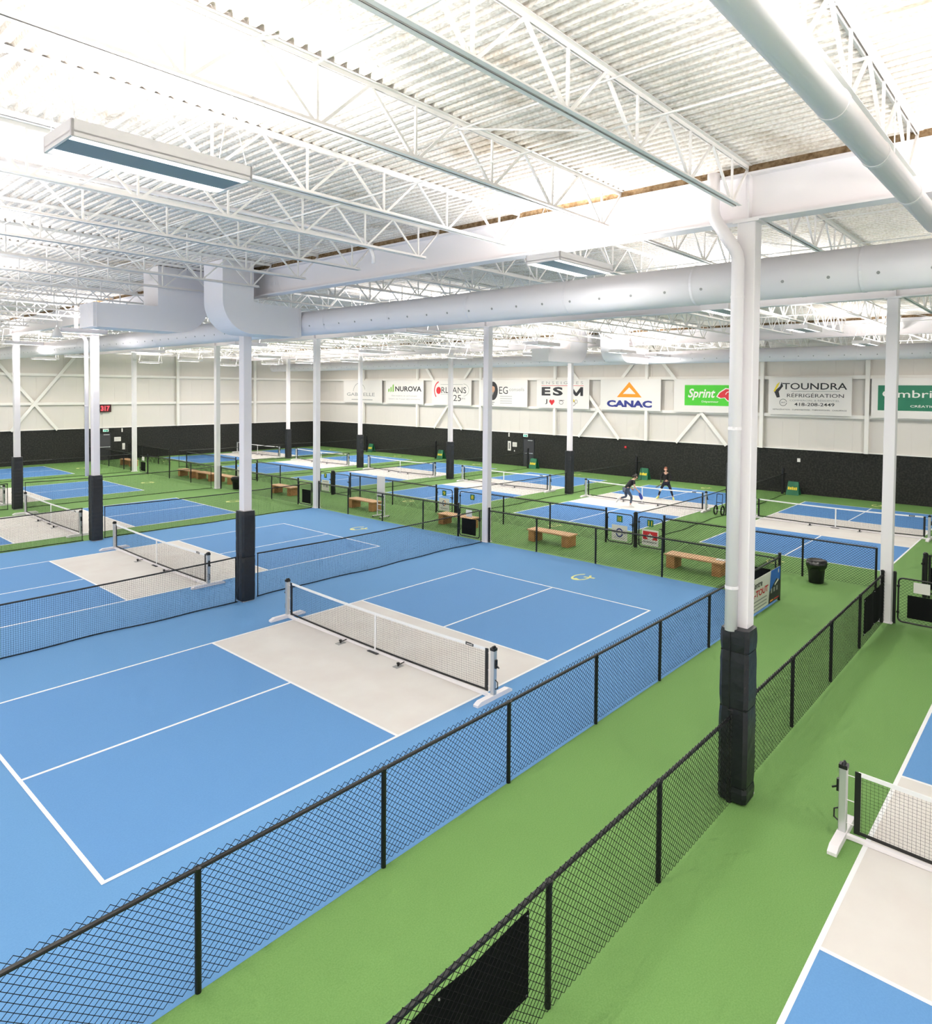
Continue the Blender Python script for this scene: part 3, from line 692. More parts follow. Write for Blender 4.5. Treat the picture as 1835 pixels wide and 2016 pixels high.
# ------------------------------------------------------------------ whiteboard stands
def stand(label, loc, rz=0):
    t = thing('whiteboard_stand', label, 'whiteboard', loc, rz)
    mb = MB()
    for s in (-1, 1): mb.bar((0, s*.24, .06), (0, s*.24, 1.0), .035)
    mb.bar((0, -.24, .55), (0, .24, .55), .03); mb.bar((0, -.24, .3), (0, .24, .3), .03); mb.bar((0, -.24, .98), (0, .24, .98), .03); mb.build('frame', M['white'], t)
    for s in (-1, 1): MB().bar((-.28, s*.24, .06), (.28, s*.24, .06), .045).build('foot', M['white'], t)
    mb = MB()
    for s in (-1, 1):
        for x in (-.26, .26): mb.lathe([(.025, 0), (.025, .05)], (x, s*.24, 0), 10)
    mb.build('caster', M['black'], t)
    MB().bbox(-.02, .02, -.25, .25, 1.0, 1.82, .005).build('board', M['banner'], t)
    mb = MB(); mb.box(-.03, -.02, -.22, .22, .9, .95); mb.build('lettering', M['ink'], t)
    return t
stand('white rolling board on a stand in the aisle beside a bench', (17.25, 14.95, 0))
stand('white rolling board mostly hidden behind the big walkway column', (18.35, -.64, 0))

# ------------------------------------------------------------------ ducts
def duct_run(label, X, y0, y1, holes):
    t = thing('air_duct', label, 'air duct', (X, 0, 7.45)); R = .322
    N = 32; mb = MB(); ys = [y0, y1]
    vs = [(R*math.cos(2*PI*k/N), y, R*math.sin(2*PI*k/N)) for y in ys for k in range(N)]
    mb.add(vs, [(k, (k+1)%N, (k+1)%N+N, k+N) for k in range(N)]+[tuple(range(N))[::-1], tuple(range(N, 2*N))]).build('duct_tube', M['duct'], t, smooth=True)
    y = y0+1
    while y < y1:
        mb = MB(); vs = [((R+.006)*math.cos(2*PI*k/N), yy, (R+.006)*math.sin(2*PI*k/N)) for yy in (y-.02, y+.02) for k in range(N)]
        mb.add(vs, [(k, (k+1)%N, (k+1)%N+N, k+N) for k in range(N)]); y += 2.44; mb.build('joint_ring', M['duct'], t)
    a = math.radians(200); y = y0+.5
    while y < y1:
        c = Vector((R*math.cos(a), y, R*math.sin(a))); nn = Vector((math.cos(a), 0, math.sin(a)))
        MB().bar(c-nn*.01, c+nn*.003, .045, n=12).build('air_hole', M['greyink'], t); y += .62
    y = y0+2
    while y < y1: MB().bar((0, y, R), (0, y, ZD-7.45), .012, n=6).build('hanger_rod', M['white_soft'], t); y += 2.44
    return t
duct_run('long round white duct hung across the hall above the near courts', 8.0, -24, 44, 1)
duct_run('long round white duct hung above the rear courts before the banner wall', 30.3, -24, 44, 1)
def elbow_duct(label, xs0, xs1, xr, y0, y1, zb, zt, sgn, kinks=14):
    """rectangular duct: shaft xs0..xs1 down from the deck, turning along X towards xr"""
    t = thing('duct_elbow', label, 'air duct', (0, 0, 0))
    far, near_ = (xs0, xs1) if sgn > 0 else (xs1, xs0)   # outer side, inner side
    R = min(abs(xs1-xs0)*.95, zt-zb+.25); pts = [(far, ZD-.01)]
    for i in range(kinks+1):
        a = PI/2*i/kinks; pts.append((far+sgn*(R-R*math.cos(a)), zb+R-R*math.sin(a)))
    pts += [(xr, zb), (xr, zt), (near_+sgn*.02, zt+.04), (near_, zt+.08), (near_, ZD-.01)]
    MB().extr([(x, y0, z) for x, z in pts], (0, y1-y0, 0)).build('elbow', M['duct'], t)
    mb = MB(); fx = xr-sgn*.1; mb.box(min(fx, fx+sgn*.03), max(fx, fx+sgn*.03), y0-.012, y1+.012, zb-.012, zt+.012); mb.build('flange', M['duct'], t)
    return t
elbow_duct('big white rectangular duct elbow joining the round duct above the near column', 5.44, 6.27, 7.67, 7.2, 8.12, 7.05, 7.80, 1)
elbow_duct('white rectangular duct elbow running towards the hall side', 4.85, 6.22, 3.3, 9.35, 10.2, 7.14, 7.72, -1)
elbow_duct('far white rectangular duct elbow above the rear courts', 27.0, 27.9, 29.96, 8.6, 9.7, 7.12, 7.85, 1)
elbow_duct('far white rectangular duct running away from the rear elbow', 26.3, 27.9, 24.4, 11.0, 12.0, 7.12, 7.75, -1)
t = thing('drain_pipe', 'thick white pipe hung under the roof beside the big column', 'pipe', (0, -6.82, 7.83))
MB().tube([(-4, 0, 0), (7.35, 0, 0)], .115, 20).build('pipe', M['white'], t, smooth=True)
for x in (-.5, 2.6, 4.0, 5.6): MB().tube([(x-.03, 0, 0), (x+.03, 0, 0)], .122, 20).build('coupling', M['white'], t)
for x in (-2, 1.2, 4.8): MB().bar((x, 0, .1), (x, 0, .9), .012, n=6).build('hanger_rod', M['white_soft'], t)
t = thing('conduit', 'white conduit along the near joists that bends down before the beam', 'pipe')
MB().tube([(-3.6, 1.5, 8.42), (4.6, 1.5, 8.42), (5.0, 1.5, 8.40), (5.2, 1.5, 8.3), (5.28, 1.5, 8.12), (5.28, 1.5, 8.0)], .035, 10).build('pipe', M['white'], t, smooth=True)
t = thing('pendant', 'white cone hung on a thin rod beneath the far joists', 'pendant', (4.75, 16.4, 7.3))
MB().bar((0,0,.3), (0,0,1.5), .025, n=8).build('rod', M['white_soft'], t)
MB().lathe([(.17, 0), (.17, .03), (.07, .25), (.03, .32)], (0,0,0), 20).build('shade', M['white_soft'], t, smooth=True)

# ------------------------------------------------------------------ light fixtures (uplights)
def make_fixture(label, loc):
    t = thing('light_fixture', label, 'light fixture', loc, group=None); l, w = .76, .31
    mb = MB(); mb.box(-l, l, -w, -w+.02, 0, .13); mb.box(-l, l, w-.02, w, 0, .13); mb.box(-l, -l+.02, -w, w, 0, .13); mb.box(l-.02, l, -w, w, 0, .13); mb.box(-l, l, -w, w, .03, .045)
    mb.build('housing', M['white'], t)
    for s in (-1, 1): MB().box(-l+.03, l-.03, *sorted((s*.285, s*.17)), .005, .03).build('lens_strip', M['lens'], t)
    MB().box(-l+.03, l-.03, -.165, .165, .008, .03).build('louver', M['louver'], t)
    mb = MB()
    for s in (-1, 1): mb.box(-l, l, *sorted((s*.305, s*.295)), -.005, .005)
    mb.build('edge_trim', M['silver'], t)
    for sx in (-1, 1):
        mb = MB(); mb.bar((sx*l*.93, 0, .85), (sx*l*.93, 0, 1.15), .01, n=5)
        for sy in (-1, 1): mb.bar((sx*l*.95, sy*w*.9, .13), (sx*l*.93, 0, .85), .006, n=5)
        mb.build('hanging_cable', M['white_soft'], t)
    return t
FX = [(-.35,-2.2,'light fixture with blue-grey louver hanging nearest to the viewer'), (6.1,-2.25,'light fixture hanging in front of the deep steel beam')]
fx0 = make_fixture(FX[0][2], (FX[0][0], FX[0][1], 7.6))
fixtures = [(FX[1][0], FX[1][1], 7.6, FX[1][2], None), (19.6,-1.85,7.6,'white light fixture hanging above the aisle, between the two white columns',None), (29.2,7.7,7.45,'white light fixture hanging before the rear duct above the players',None), (6.9,27.7,7.6,'white light fixture hanging beside the column near the hall edge',None)]
G = 'small white light fixtures far down the hall'
for x in (12.6, 19.6, 26.0, 34.0):
    for y in (-2.2, 7.9, 18.2, 27.9, 37.4):
        if abs(x-19.6) < .1 and y == -2.2: continue
        fixtures.append((x, y, 7.5, 'small white light fixture hanging from the joists far down the hall', G))
for x in (-.4, 6.1):
    for y in (7.9, 18.2, 27.9, 37.4, -8.6):
        if x == 6.1 and y in (27.9, 7.9): continue
        fixtures.append((x, y, 7.6, 'unseen white light fixture added over the front courts to brighten the hall', 'light fixtures over the front courts'))
for x, y in ((26.0, 12.9), (34.6, 12.9), (34.6, 22.9), (26.0, 33), (34.6, 33), (34.6, 43.6), (26.0, 43.6), (19.6, 43.6), (12.6, 43.6)):
    fixtures.append((x, y, 7.5, 'small white light fixture hanging from the joists far down the hall', G))
for x, y in ((-2.3, -5.9), (.3, 12.6), (-1.3, 2.6), (1.4, -7.98), (12.6, -8.4), (6.1, 43.6), (-.4, 43.6)):  # fixtures added outside the view to brighten roof deck and duct elbow
    fixtures.append((x, y, 7.6, 'unseen white light fixture added over the front courts to brighten the hall', 'light fixtures over the front courts'))
for x, y, z, l, g in fixtures:
    c = copy_tree(fx0); c.location = (x, y, z); c['label'] = l
    if g: c['group'] = g
UP, DOWN = 250, 38
for o in [x for x in bpy.data.objects if x.name.startswith('light_fixture')]:
    kx = o.location.x; ky = o.location.y; far = 1+.8*max(0, min(1, (kx-10)/14))+.8*max(0, min(1, (ky-14)/16)); far = min(far, 2.1)
    for nm, sx, sy, P, loc, rx in (('uplight', 1.4, .5, UP, (0,0,.14), PI), ('downlight', 1.4, .11, DOWN, (0,.228,-.002), 0), ('downlight', 1.4, .11, DOWN, (0,-.228,-.002), 0)):
        L = bpy.data.lights.new(nm, 'AREA'); L.shape = 'RECTANGLE'; L.size = sx; L.size_y = sy; L.energy = P*(far if nm == 'downlight' else 1)*(1.12 if nm == 'downlight' else 1); L.color = (1, .965, .935)
        u = bpy.data.objects.new(nm, L); C.objects.link(u); u.location = loc; u.rotation_euler = (rx, 0, 0); u.parent = o
# ------------------------------------------------------------------ sponsor banners on the far wall
XS = XW-.32
def banner(label, y_left, y_right, z0=4.44, z1=6.5):
    t = thing('wall_banner', label, 'banner', (XS, y_left, z0)); pl = Plane2((0,0,0), (0,-1,0), (0,0,1), (-1,0,0))
    W, H = y_left-y_right, z1-z0; mb = MB(); pl.slab(mb, 0, 0, W, H, .02); mb.build('banner_sheet', M['banner'], t)
    return t, pl, Print(t, pl), W, H
t, pl, pr, W, H = banner('white banner with a thin grey arch over pale grey lettering', 44.2, 38.7)
pl.ring(pr['greyink'], W*.42, H*.45, .9, .9, .05, t0=.1*PI, t1=.95*PI); pl.text(pr['greyink'], 'GABRIELLE', .5, .62, 4.0, .3, bold=.01); pl.rect(pr['greyink'], 1.2, .25, 4.2, .31)
pr.done()
t, pl, pr, W, H = banner('white banner with green bars and one bold dark word', 38.2, 33.4)
for i, (h, c) in enumerate(((.35,'lime'),(.5,'lime'),(.72,'lime'))): pl.poly(pr[c], [(.35+.28*i,1.0),(.5+.28*i,1.0+.08),(.5+.28*i,1.0+h),(.35+.28*i,1.0+h-.08)])
pl.text(pr['ink'], 'NUROVA', 1.25, 1.08, 3.3, .45, bold=.025); pl.text(pr['greyink'], 'Des experts en technologie', .8, .62, 3.2, .14); pl.text(pr['greyink'], 'Solution de TI pour votre entreprise', .4, .34, 4.0, .14)
pr.done({'lime':'logo_bars'})
t, pl, pr, W, H = banner('white banner with a red swirl and a large number 25', 32.4, 28.0)
pl.ell(pr['red'], .78, 1.2, .27, .3); pl.ring(pr['red'], 1.0, 1.2, .75, .8, .1, t0=.6*PI, t1=1.25*PI); pl.text(pr['ink'], 'RLEANS', 1.1, .98, 2.75, .5)
pl.text(pr['ink'], '25', 2.45, .35, .85, .5); pl.rect(pr['greyink'], 1.0, .88, 2.3, .91); pl.ring(pr['greyink'], 3.55, 1.25, .6, .5, .03, t0=-PI/2, t1=PI/2); pl.text(pr['greyink'], 'ans', 3.35, .5, .4, .12); pl.rect(pr['greyink'], 1.0, 1.68, 3.5, 1.71)
pr.done({'red':'logo'})
t, pl, pr, W, H = banner('white banner with an oval portrait and thin grey lettering', 27.0, 22.45)
pl.ell(pr['ink'], 1.22, 1.2, .5, .72); pl.ell(pr['skinp'], 1.22, 1.35, .2, .28, .006); pl.poly(pr['ink'], [(1.02,1.5),(1.04,1.68),(1.22,1.74),(1.4,1.68),(1.42,1.5),(1.22,1.58)], .008)
pl.poly(pr['greyink'], [(1.12,1.1),(1.22,.85),(1.32,1.1)], .006)
pl.text(pr['ink'], 'EG', 1.85, .98, .85, .55); pl.text(pr['greyink'], 'conseils', 2.85, 1.2, 1.4, .26)
for z in (.78, .6, .42, .26): pl.rect(pr['greyink'], 1.95, z, 3.1, z+.04)
pl.rect(pr['ink'], .6, .3, 1.4, .34); pl.rect(pr['ink'], .75, .15, 1.3, .19)
pr.done({'skinp':'portrait'})
t, pl, pr, W, H = banner('white banner with three heavy dark letters and a small red heart', 21.6, 17.15)
pl.text(pr['greyink'], 'E N S E I G N E S', .45, 1.72, 3.5, .2); pl.rect(pr['red'], .42, 1.6, 4.0, 1.63); [pl.text(pr['ink'], c, a, .9, w, .62, bold=bo) for c, a, w, bo in (('E', .44, .78, .04), ('S', 1.42, .86, .04))]; [pl.poly(pr['ink'], [(2.86+x, .9+y) for x, y in q]) for q in ([(0,0),(.22,0),(.22,.62),(0,.62)], [(.88,0),(1.1,0),(1.1,.62),(.88,.62)], [(.2,.62),(.2,.3),(.46,0),(.55,0),(.55,.22)], [(.9,.62),(.9,.3),(.64,0),(.55,0),(.55,.22)])]
pl.text(pr['ink'], 'J', .75, .28, .2, .36, bold=.01)
h = [(0,-.22),(.2,.02),(.2,.14),(.12,.2),(.04,.18),(0,.1),(-.04,.18),(-.12,.2),(-.2,.14),(-.2,.02)]
pl.poly(pr['red'], [(1.35+a*1.1, .42+b*1.0) for a, b in h]); pl.ring(pr['ink'], 2.15, .42, .18, .15, .03); pl.rect(pr['ink'], 1.95, .56, 2.4, .59); pl.ell(pr['yellow'], 3.1, .56, .17, .12); pl.ring(pr['ink'], 3.15, .36, .2, .16, .03); pl.ring(pr['ink'], 3.4, .5, .12, .14, .025)
pr.done({'red':'heart','yellow':'doodle'})
t, pl, pr, W, H = banner('white banner with an orange triangle above navy lettering', 16.25, 11.85)
pl.poly(pr['orange'], [(1.25,.86),(1.69,.86+.22),(2.16,1.52),(2.16,1.88)]); pl.poly(pr['orange'], [(3.07,.86),(2.63,1.08),(2.16,1.52),(2.16,1.88)]); pl.poly(pr['orange'], [(1.25,.86),(3.07,.86),(2.63,1.08),(1.69,1.08)])
pl.text(pr['navy'], 'CANAC', .5, .2, 3.3, .46, bold=.055)
pr.done({'orange':'logo_triangle'})
t, pl, pr, W, H = banner('white banner with a bright green panel and white slanted lettering', 10.95, 5.95)
pl.rect(pr['sprint'], .7, .42, 4.6, 1.68); pl.text(pr['banner'], 'Sprint', .92, .74, 1.72, .72, d=.008, bold=.025, slant=.25); pl.text(pr['banner'], 'D\u00e9panneur', 1.8, .58, 1.05, .15, d=.008, bold=.01)
hare = [(a-.32, b+.12) for a, b in [(3.1,.88),(3.25,1.1),(3.6,1.32),(3.95,1.28),(4.15,1.5),(4.3,1.42),(4.2,1.15),(4.45,1.0),(4.4,.82),(4.1,.78),(3.9,.6),(3.7,.66),(3.55,.82),(3.3,.78)]]
cx, cy = 3.48, 1.12
pl.poly(pr['banner'], [(cx+(a-cx)*1.12, cy+(b-cy)*1.2) for a, b in hare], .006); pl.poly(pr['red'], hare, .009); pl.ring(pr['banner'], 3.48, 1.1, .22, .2, .04, d=.012, t0=0, t1=PI)
pr.done({'sprint':'green_panel','red':'logo'})
t, pl, pr, W, H = banner('large white banner with a flame logo and a phone number', 5.2, .92, 4.46, 6.56)
pl.poly(pr['ink'], [(.45,.95),(.3,1.3),(.62,1.6),(.7,1.85),(.78,1.6),(.55,1.3),(.62,.98)]); pl.poly(pr['yellow'], [(.25,1.3),(.45,1.72),(.6,1.85),(.52,1.62),(.35,1.3)], .005)
pl.text(pr['ink'], 'TOUNDRA', .75, 1.42, 3.3, .36, bold=.01); pl.rect(pr['greyink'], 1.2, 1.31, 3.7, 1.33); pl.text(pr['ink'], 'R\u00c9FRIG\u00c9RATION', 1.0, .98, 2.9, .25); pl.text(pr['greyink'], 'COMMERCIAL & R\u00c9SIDENTIEL', 1.15, .76, 2.55, .12)
pl.text(pr['ink'], '418-208-2449', 1.4, .5, 2.05, .18, bold=.01); pl.ring(pr['ink'], .8, .68, .2, .2, .025, t0=.2, t1=2*PI-.1); pl.text(pr['ink'], '24/7', .68, .64, .24, .08)
pl.text(pr['ink'], 'R\u00c9FRIG\u00c9RATION - CLIMATISATION - THERMOPOMPE - CHAUFFAGE', .25, .25, 3.8, .09)
pr.done({'yellow':'flame'})
t, pl, pr, W, H = banner('white banner with a dark green panel, cut by the frame', .0, -6.1, 4.42, 6.5)
pl.rect(pr['teal'], .3, .4, 5.8, 1.7); pl.text(pr['banner'], 'Ombria Design', .5, .95, 5.0, .5, d=.008, bold=.005); pl.text(pr['banner'], "CR\u00c9ATION D'ESPACES", 1.75, .58, 2.6, .14, d=.008, bold=.012)
pr.done({'teal':'green_panel'})

# ------------------------------------------------------------------ doors, clock, notices
def door(name, label, origin, right, nrm, w=.95, h=2.05):
    t = thing(name, label, 'door', origin, kind='structure'); pl = Plane2((0,0,0), right, (0,0,1), nrm)
    mb = MB(); pl.slab(mb, 0, 0, w, h, .04); mb.build('door_leaf', M['door'], t)
    mb = MB()
    for a0, a1, b0, b1 in ((-.06,0,0,h+.06),(w,w+.06,0,h+.06),(0,w,h,h+.06)):
        mb.extr([pl.P(a0,b0,.01), pl.P(a1,b0,.01), pl.P(a1,b1,.01), pl.P(a0,b1,.01)], -pl.n*.06)
    mb.build('door_frame', M['black'], t)
    mb = MB(); mb.bar(pl.P(.08,1.02,.06), pl.P(w-.06,1.02,.06), .05); mb.bar(pl.P(w-.09,1.02,0), pl.P(w-.09,1.02,.07), .08); mb.build('push_bar', M['silver'], t)
    mb = MB(); mb.bar(pl.P(w*.45,h-.08,.03), pl.P(w*.9,h-.08,.03), .05); mb.build('door_closer', M['silver'], t)
    return t
door('door_1', 'dark exit door in the black padding below the portrait banner', (XW-.06, 22.95, 0), (0,-1,0), (-1,0,0))
door('door_2', 'dark exit door with a push bar below the red clock', (17.62, YW-.06, 0), (1,0,0), (0,-1,0))
def wallbox(name, label, cat, origin, right, nrm, w, h, m, extra=None, d=.04):
    t = thing(name, label, cat, origin); pl = Plane2((0,0,0), right, (0,0,1), nrm)
    mb = MB(); pl.slab(mb, 0, 0, w, h, d); mb.build('case', M[m], t)
    if extra: pr = Print(t, pl); extra(pl, pr); pr.done({'exit_green':'pictogram','led':'digits'})
    return t
def run_man(pl, pr):
    pl.rect(pr['exit'], .02, .02, .38, .16); pl.ell(pr['exit_green'], .15, .15, .025, .03, .006); pl.poly(pr['exit_green'], [(.08,.04),(.13,.04),(.2,.13),(.12,.13)], .006); pl.poly(pr['exit_green'], [(.24,.03),(.34,.03),(.34,.15),(.24,.15)], .006)
R_, N_ = (0,-1,0), (-1,0,0); RL, NL = (1,0,0), (0,-1,0)
wallbox('exit_sign', 'green and white running man exit sign below the portrait banner', 'exit sign', (XW-.12, 22.95, 2.22), R_, N_, .42, .24, 'banner', run_man)
wallbox('exit_sign', 'green and white running man exit sign under the red clock', 'exit sign', (18.0, YW-.12, 2.2), RL, NL, .42, .24, 'banner', run_man)
wallbox('notice_board', 'white notice sheet beside the exit door under the portrait banner', 'notice', (XW-.07, 24.0, 1.42), R_, N_, .42, .34, 'banner', lambda pl, pr: [pl.rect(pr['greyink'], .05, .06+.06*i, .37, .075+.06*i) for i in range(4)], .01)
wallbox('banner_strip', 'tall narrow white notice with dark lettering on the black padding', 'notice', (XW-.07, 24.45, 1.1), R_, N_, .3, .72, 'banner', lambda pl, pr: pl.rect(pr['ink'], .11, .12, .19, .6), .01)
wallbox('thermostat', 'small white wall switch below the notice sheet', 'switch', (XW-.07, 23.85, 1.05), R_, N_, .07, .12, 'banner')
wallbox('thermostat', 'short white strip fixed high on the black padding', 'wall fitting', (XW-.07, 24.4, 2.16), R_, N_, .1, .3, 'banner')
wallbox('alarm_bell', 'small red alarm button on the black padding near the triangle banner', 'alarm', (XW-.09, 14.5, 1.9), R_, N_, .14, .14, 'red')
wallbox('wall_sensor', 'round white sensor on the black padding below the flame logo banner', 'sensor', (XW-.09, 3.65, 1.8), R_, N_, .16, .2, 'banner')
wallbox('notice_board', 'white notice sheet beside the door under the clock', 'notice', (18.85, YW-.07, 1.42), RL, NL, .5, .34, 'banner', lambda pl, pr: [pl.rect(pr['greyink'], .05, .06+.06*i, .45, .075+.06*i) for i in range(4)], .01)
wallbox('thermostat', 'short white strip high on the black padding beside the clock door', 'wall fitting', (19.4, YW-.07, 2.14), RL, NL, .1, .3, 'banner')
wallbox('first_aid_box', 'pale wall box on the black padding beside the clock door', 'wall box', (19.45, YW-.1, .75), RL, NL, .2, .5, 'banner')
wallbox('digital_clock', 'red digital wall clock showing 3 17 beside the white column', 'clock', (17.55, YW-.18, 3.74), RL, NL, 1.05, .6, 'clockcase', lambda pl, pr: [pl.text(pr['led'], '3', .28, .1, .2, .38, bold=.03), pl.text(pr['led'], '17', .56, .1, .36, .38, bold=.03)], .1)
t = thing('conduit', 'thin conduit with a socket on the wall under the clock', 'pipe', (18.0, YW-.03, 0)); MB().bar((0,0,2.56), (0,0,3.55), .03, n=6).build('pipe', M['wallwhite'], t); MB().cbox(-.05,-.02,3.62,.12,.06,.1).build('socket', M['greyink'], t)

# green A-shaped boards at the wall ends of the divider nets, with the net winch posts
def green_board(label, x, y):
    t = thing('green_board', label, 'board', (x, y, 0), math.radians(0))
    for s in (1, -1):
        mb = MB(); mb.extr([(-s*.22,-.34,0),(-s*.22,.34,0),(-s*.02,.27,.72),(-s*.02,-.27,.72)], (-s*.02,0,0)); mb.build('board_face', M['forest'], t)
    pl = Plane2((-.245, .30, 0), (0,-1,0), (.27,0,.963), (-1,0,0)); mb = MB()
    for i, (a, h) in enumerate(((.05,.16),(.15,.14),(.25,.17),(.35,.14),(.45,.16))): pl.rect(mb, a, .30, a+.08, .30+h, .01)
    mb.build('lettering', M['yellow'], t)
    MB().box(-.03,.03,-.27,.27,.70,.74).build('top_hinge', M['forest'], t)
for label, x, y in (('green standing board with yellow lettering below the flame logo banner', 37.75, 3.65), ('green standing board with yellow lettering behind the two players', 37.8, 12.75),
                    ('green standing board with yellow lettering beside the far exit door', 37.7, 21.5), ('green standing board partly hidden by the padded column', 37.8, 31.0), ('green standing board near the hall corner', 37.8, 39.8)):
    green_board(label, x, y)
for i, (y, nm) in enumerate(((4.2, 'below the flame logo banner'), (13.25, 'behind the two players'), (22.02, 'beside the far exit door'), (31.5, 'beneath the banner with green bars'), (40.3, 'near the hall corner'))):
    t = thing('net_post', 'black divider net post at the wall '+nm, 'post', (37.65, y, 0)); MB().bbox(-.06,.06,-.06,.06,0,1.45,.01).build('post_tube', M['black'], t)
    MB().tube([(0,0,1.45),(0,.08,1.5),(0,.08,1.56),(0,-.08,1.56),(0,-.08,1.5)], .015, 6).build('hook', M['black'], t)
# hand truck beside the hidden column
t = thing('ball_cart', 'black wheeled cart standing against the far padded column', 'cart', (28.62, 4.22, 0))
for dy in (-.16, .16):
    n = 24; MB().tube([(.2*math.cos(2*PI*k/n), dy, .2+.2*math.sin(2*PI*k/n)) for k in range(n)], .035, 8, closed=True).build('wheel', M['black'], t)
MB().bar((0,-.2,.2),(0,.2,.2),.03,n=8).build('axle', M['silver'], t)
mb = MB(); mb.bar((0,-.13,.2),(.05,-.13,.95),.03,n=8); mb.bar((0,.13,.2),(.05,.13,.95),.03,n=8); mb.bar((.05,-.13,.95),(.05,.13,.95),.03,n=8); mb.bar((.03,-.13,.55),(.03,.13,.55),.03,n=8); mb.build('frame', M['black'], t)

# ------------------------------------------------------------------ people
def skinned(name, m, verts, edges, radii, parent, root=0, sub=2):
    me = bpy.data.meshes.new(name); me.from_pydata(verts, edges, []); o = bpy.data.objects.new(name, me); C.objects.link(o); me.materials.append(m)
    md = o.modifiers.new('skin', 'SKIN'); md.use_smooth_shade = True
    sv = me.skin_vertices[0].data if me.skin_vertices else None
    if sv is None:
        bpy.context.view_layer.objects.active = o; o.select_set(True); me.attributes.new
    for i, r in enumerate(radii):
        me.skin_vertices[0].data[i].radius = (r, r) if not isinstance(r, tuple) else r
        me.skin_vertices[0].data[i].use_root = (i == root)
    s = o.modifiers.new('sub', 'SUBSURF'); s.levels = sub; s.render_levels = sub
    if parent: o.parent = parent
    return o
def chain(pts, rads, off=0):
    return list(pts), [(off+i, off+i+1) for i in range(len(pts)-1)], list(rads)
def hand(o_list, wrist, d, side, skin, parent, curl=.5):
    """hand mesh: palm and five bent fingers; d = pointing direction, side = thumb side"""
    d = Vector(d).normalized(); side = Vector(side); side = (side-d*side.dot(d)).normalized(); pn = d.cross(side)
    w = Vector(wrist); mb = MB()
    def seg(pts, r): mb.tube(pts, r, 8)
    palm = [w, w+d*.03, w+d*.09]
    vs = []
    for p, hw, th in ((w, .024, .018), (w+d*.04, .038, .016), (w+d*.09, .04, .013)):
        for k in range(8):
            a = 2*PI*k/8; vs.append(p+side*hw*math.cos(a)+pn*th*math.sin(a))
    mb.add(vs, [(i*8+k, i*8+(k+1)%8, (i+1)*8+(k+1)%8, (i+1)*8+k) for i in range(2) for k in range(8)]+[tuple(range(8))[::-1], tuple(range(16,24))])
    for i, L in enumerate((.070, .080, .075, .060)):
        b = w+d*.085+side*(.029-.0195*i); p1 = b+(d*math.cos(curl*.7)+pn*math.sin(curl*.7))*L*.45; p2 = p1+(d*math.cos(curl*1.7)+pn*math.sin(curl*1.7))*L*.32; p3 = p2+(d*math.cos(curl*2.6)+pn*math.sin(curl*2.6))*L*.26
        mb.tube([b, p1, p2, p3], [.0095, .009, .0085, .007], 7)
    b = w+d*.035+side*.03; mb.tube([b, b+side*.025+d*.022, b+side*.032+d*.05+pn*.012, b+side*.026+d*.07+pn*.025], [.012, .0115, .010, .008], 7)
    return mb
SK = mat('skin', (214,170,146), .55); HAIRD = mat('dark_hair', (38,28,24), .6); HAIRB = mat('auburn_hair', (128,66,40), .6)
TEE = mat('black_tee', (24,24,27), .85); TOPB = mat('black_long_top', (20,20,22), .85); LEG = mat('slate_leggings', (78,88,104), .8); LEGD = mat('navy_leggings', (26,28,46), .8)
SHOEW = mat('white_shoe', (232,230,226), .5); SHOEY = mat('yellow_shoe', (222,226,130), .5); SOCK = mat('black_sock', (30,30,34), .8)
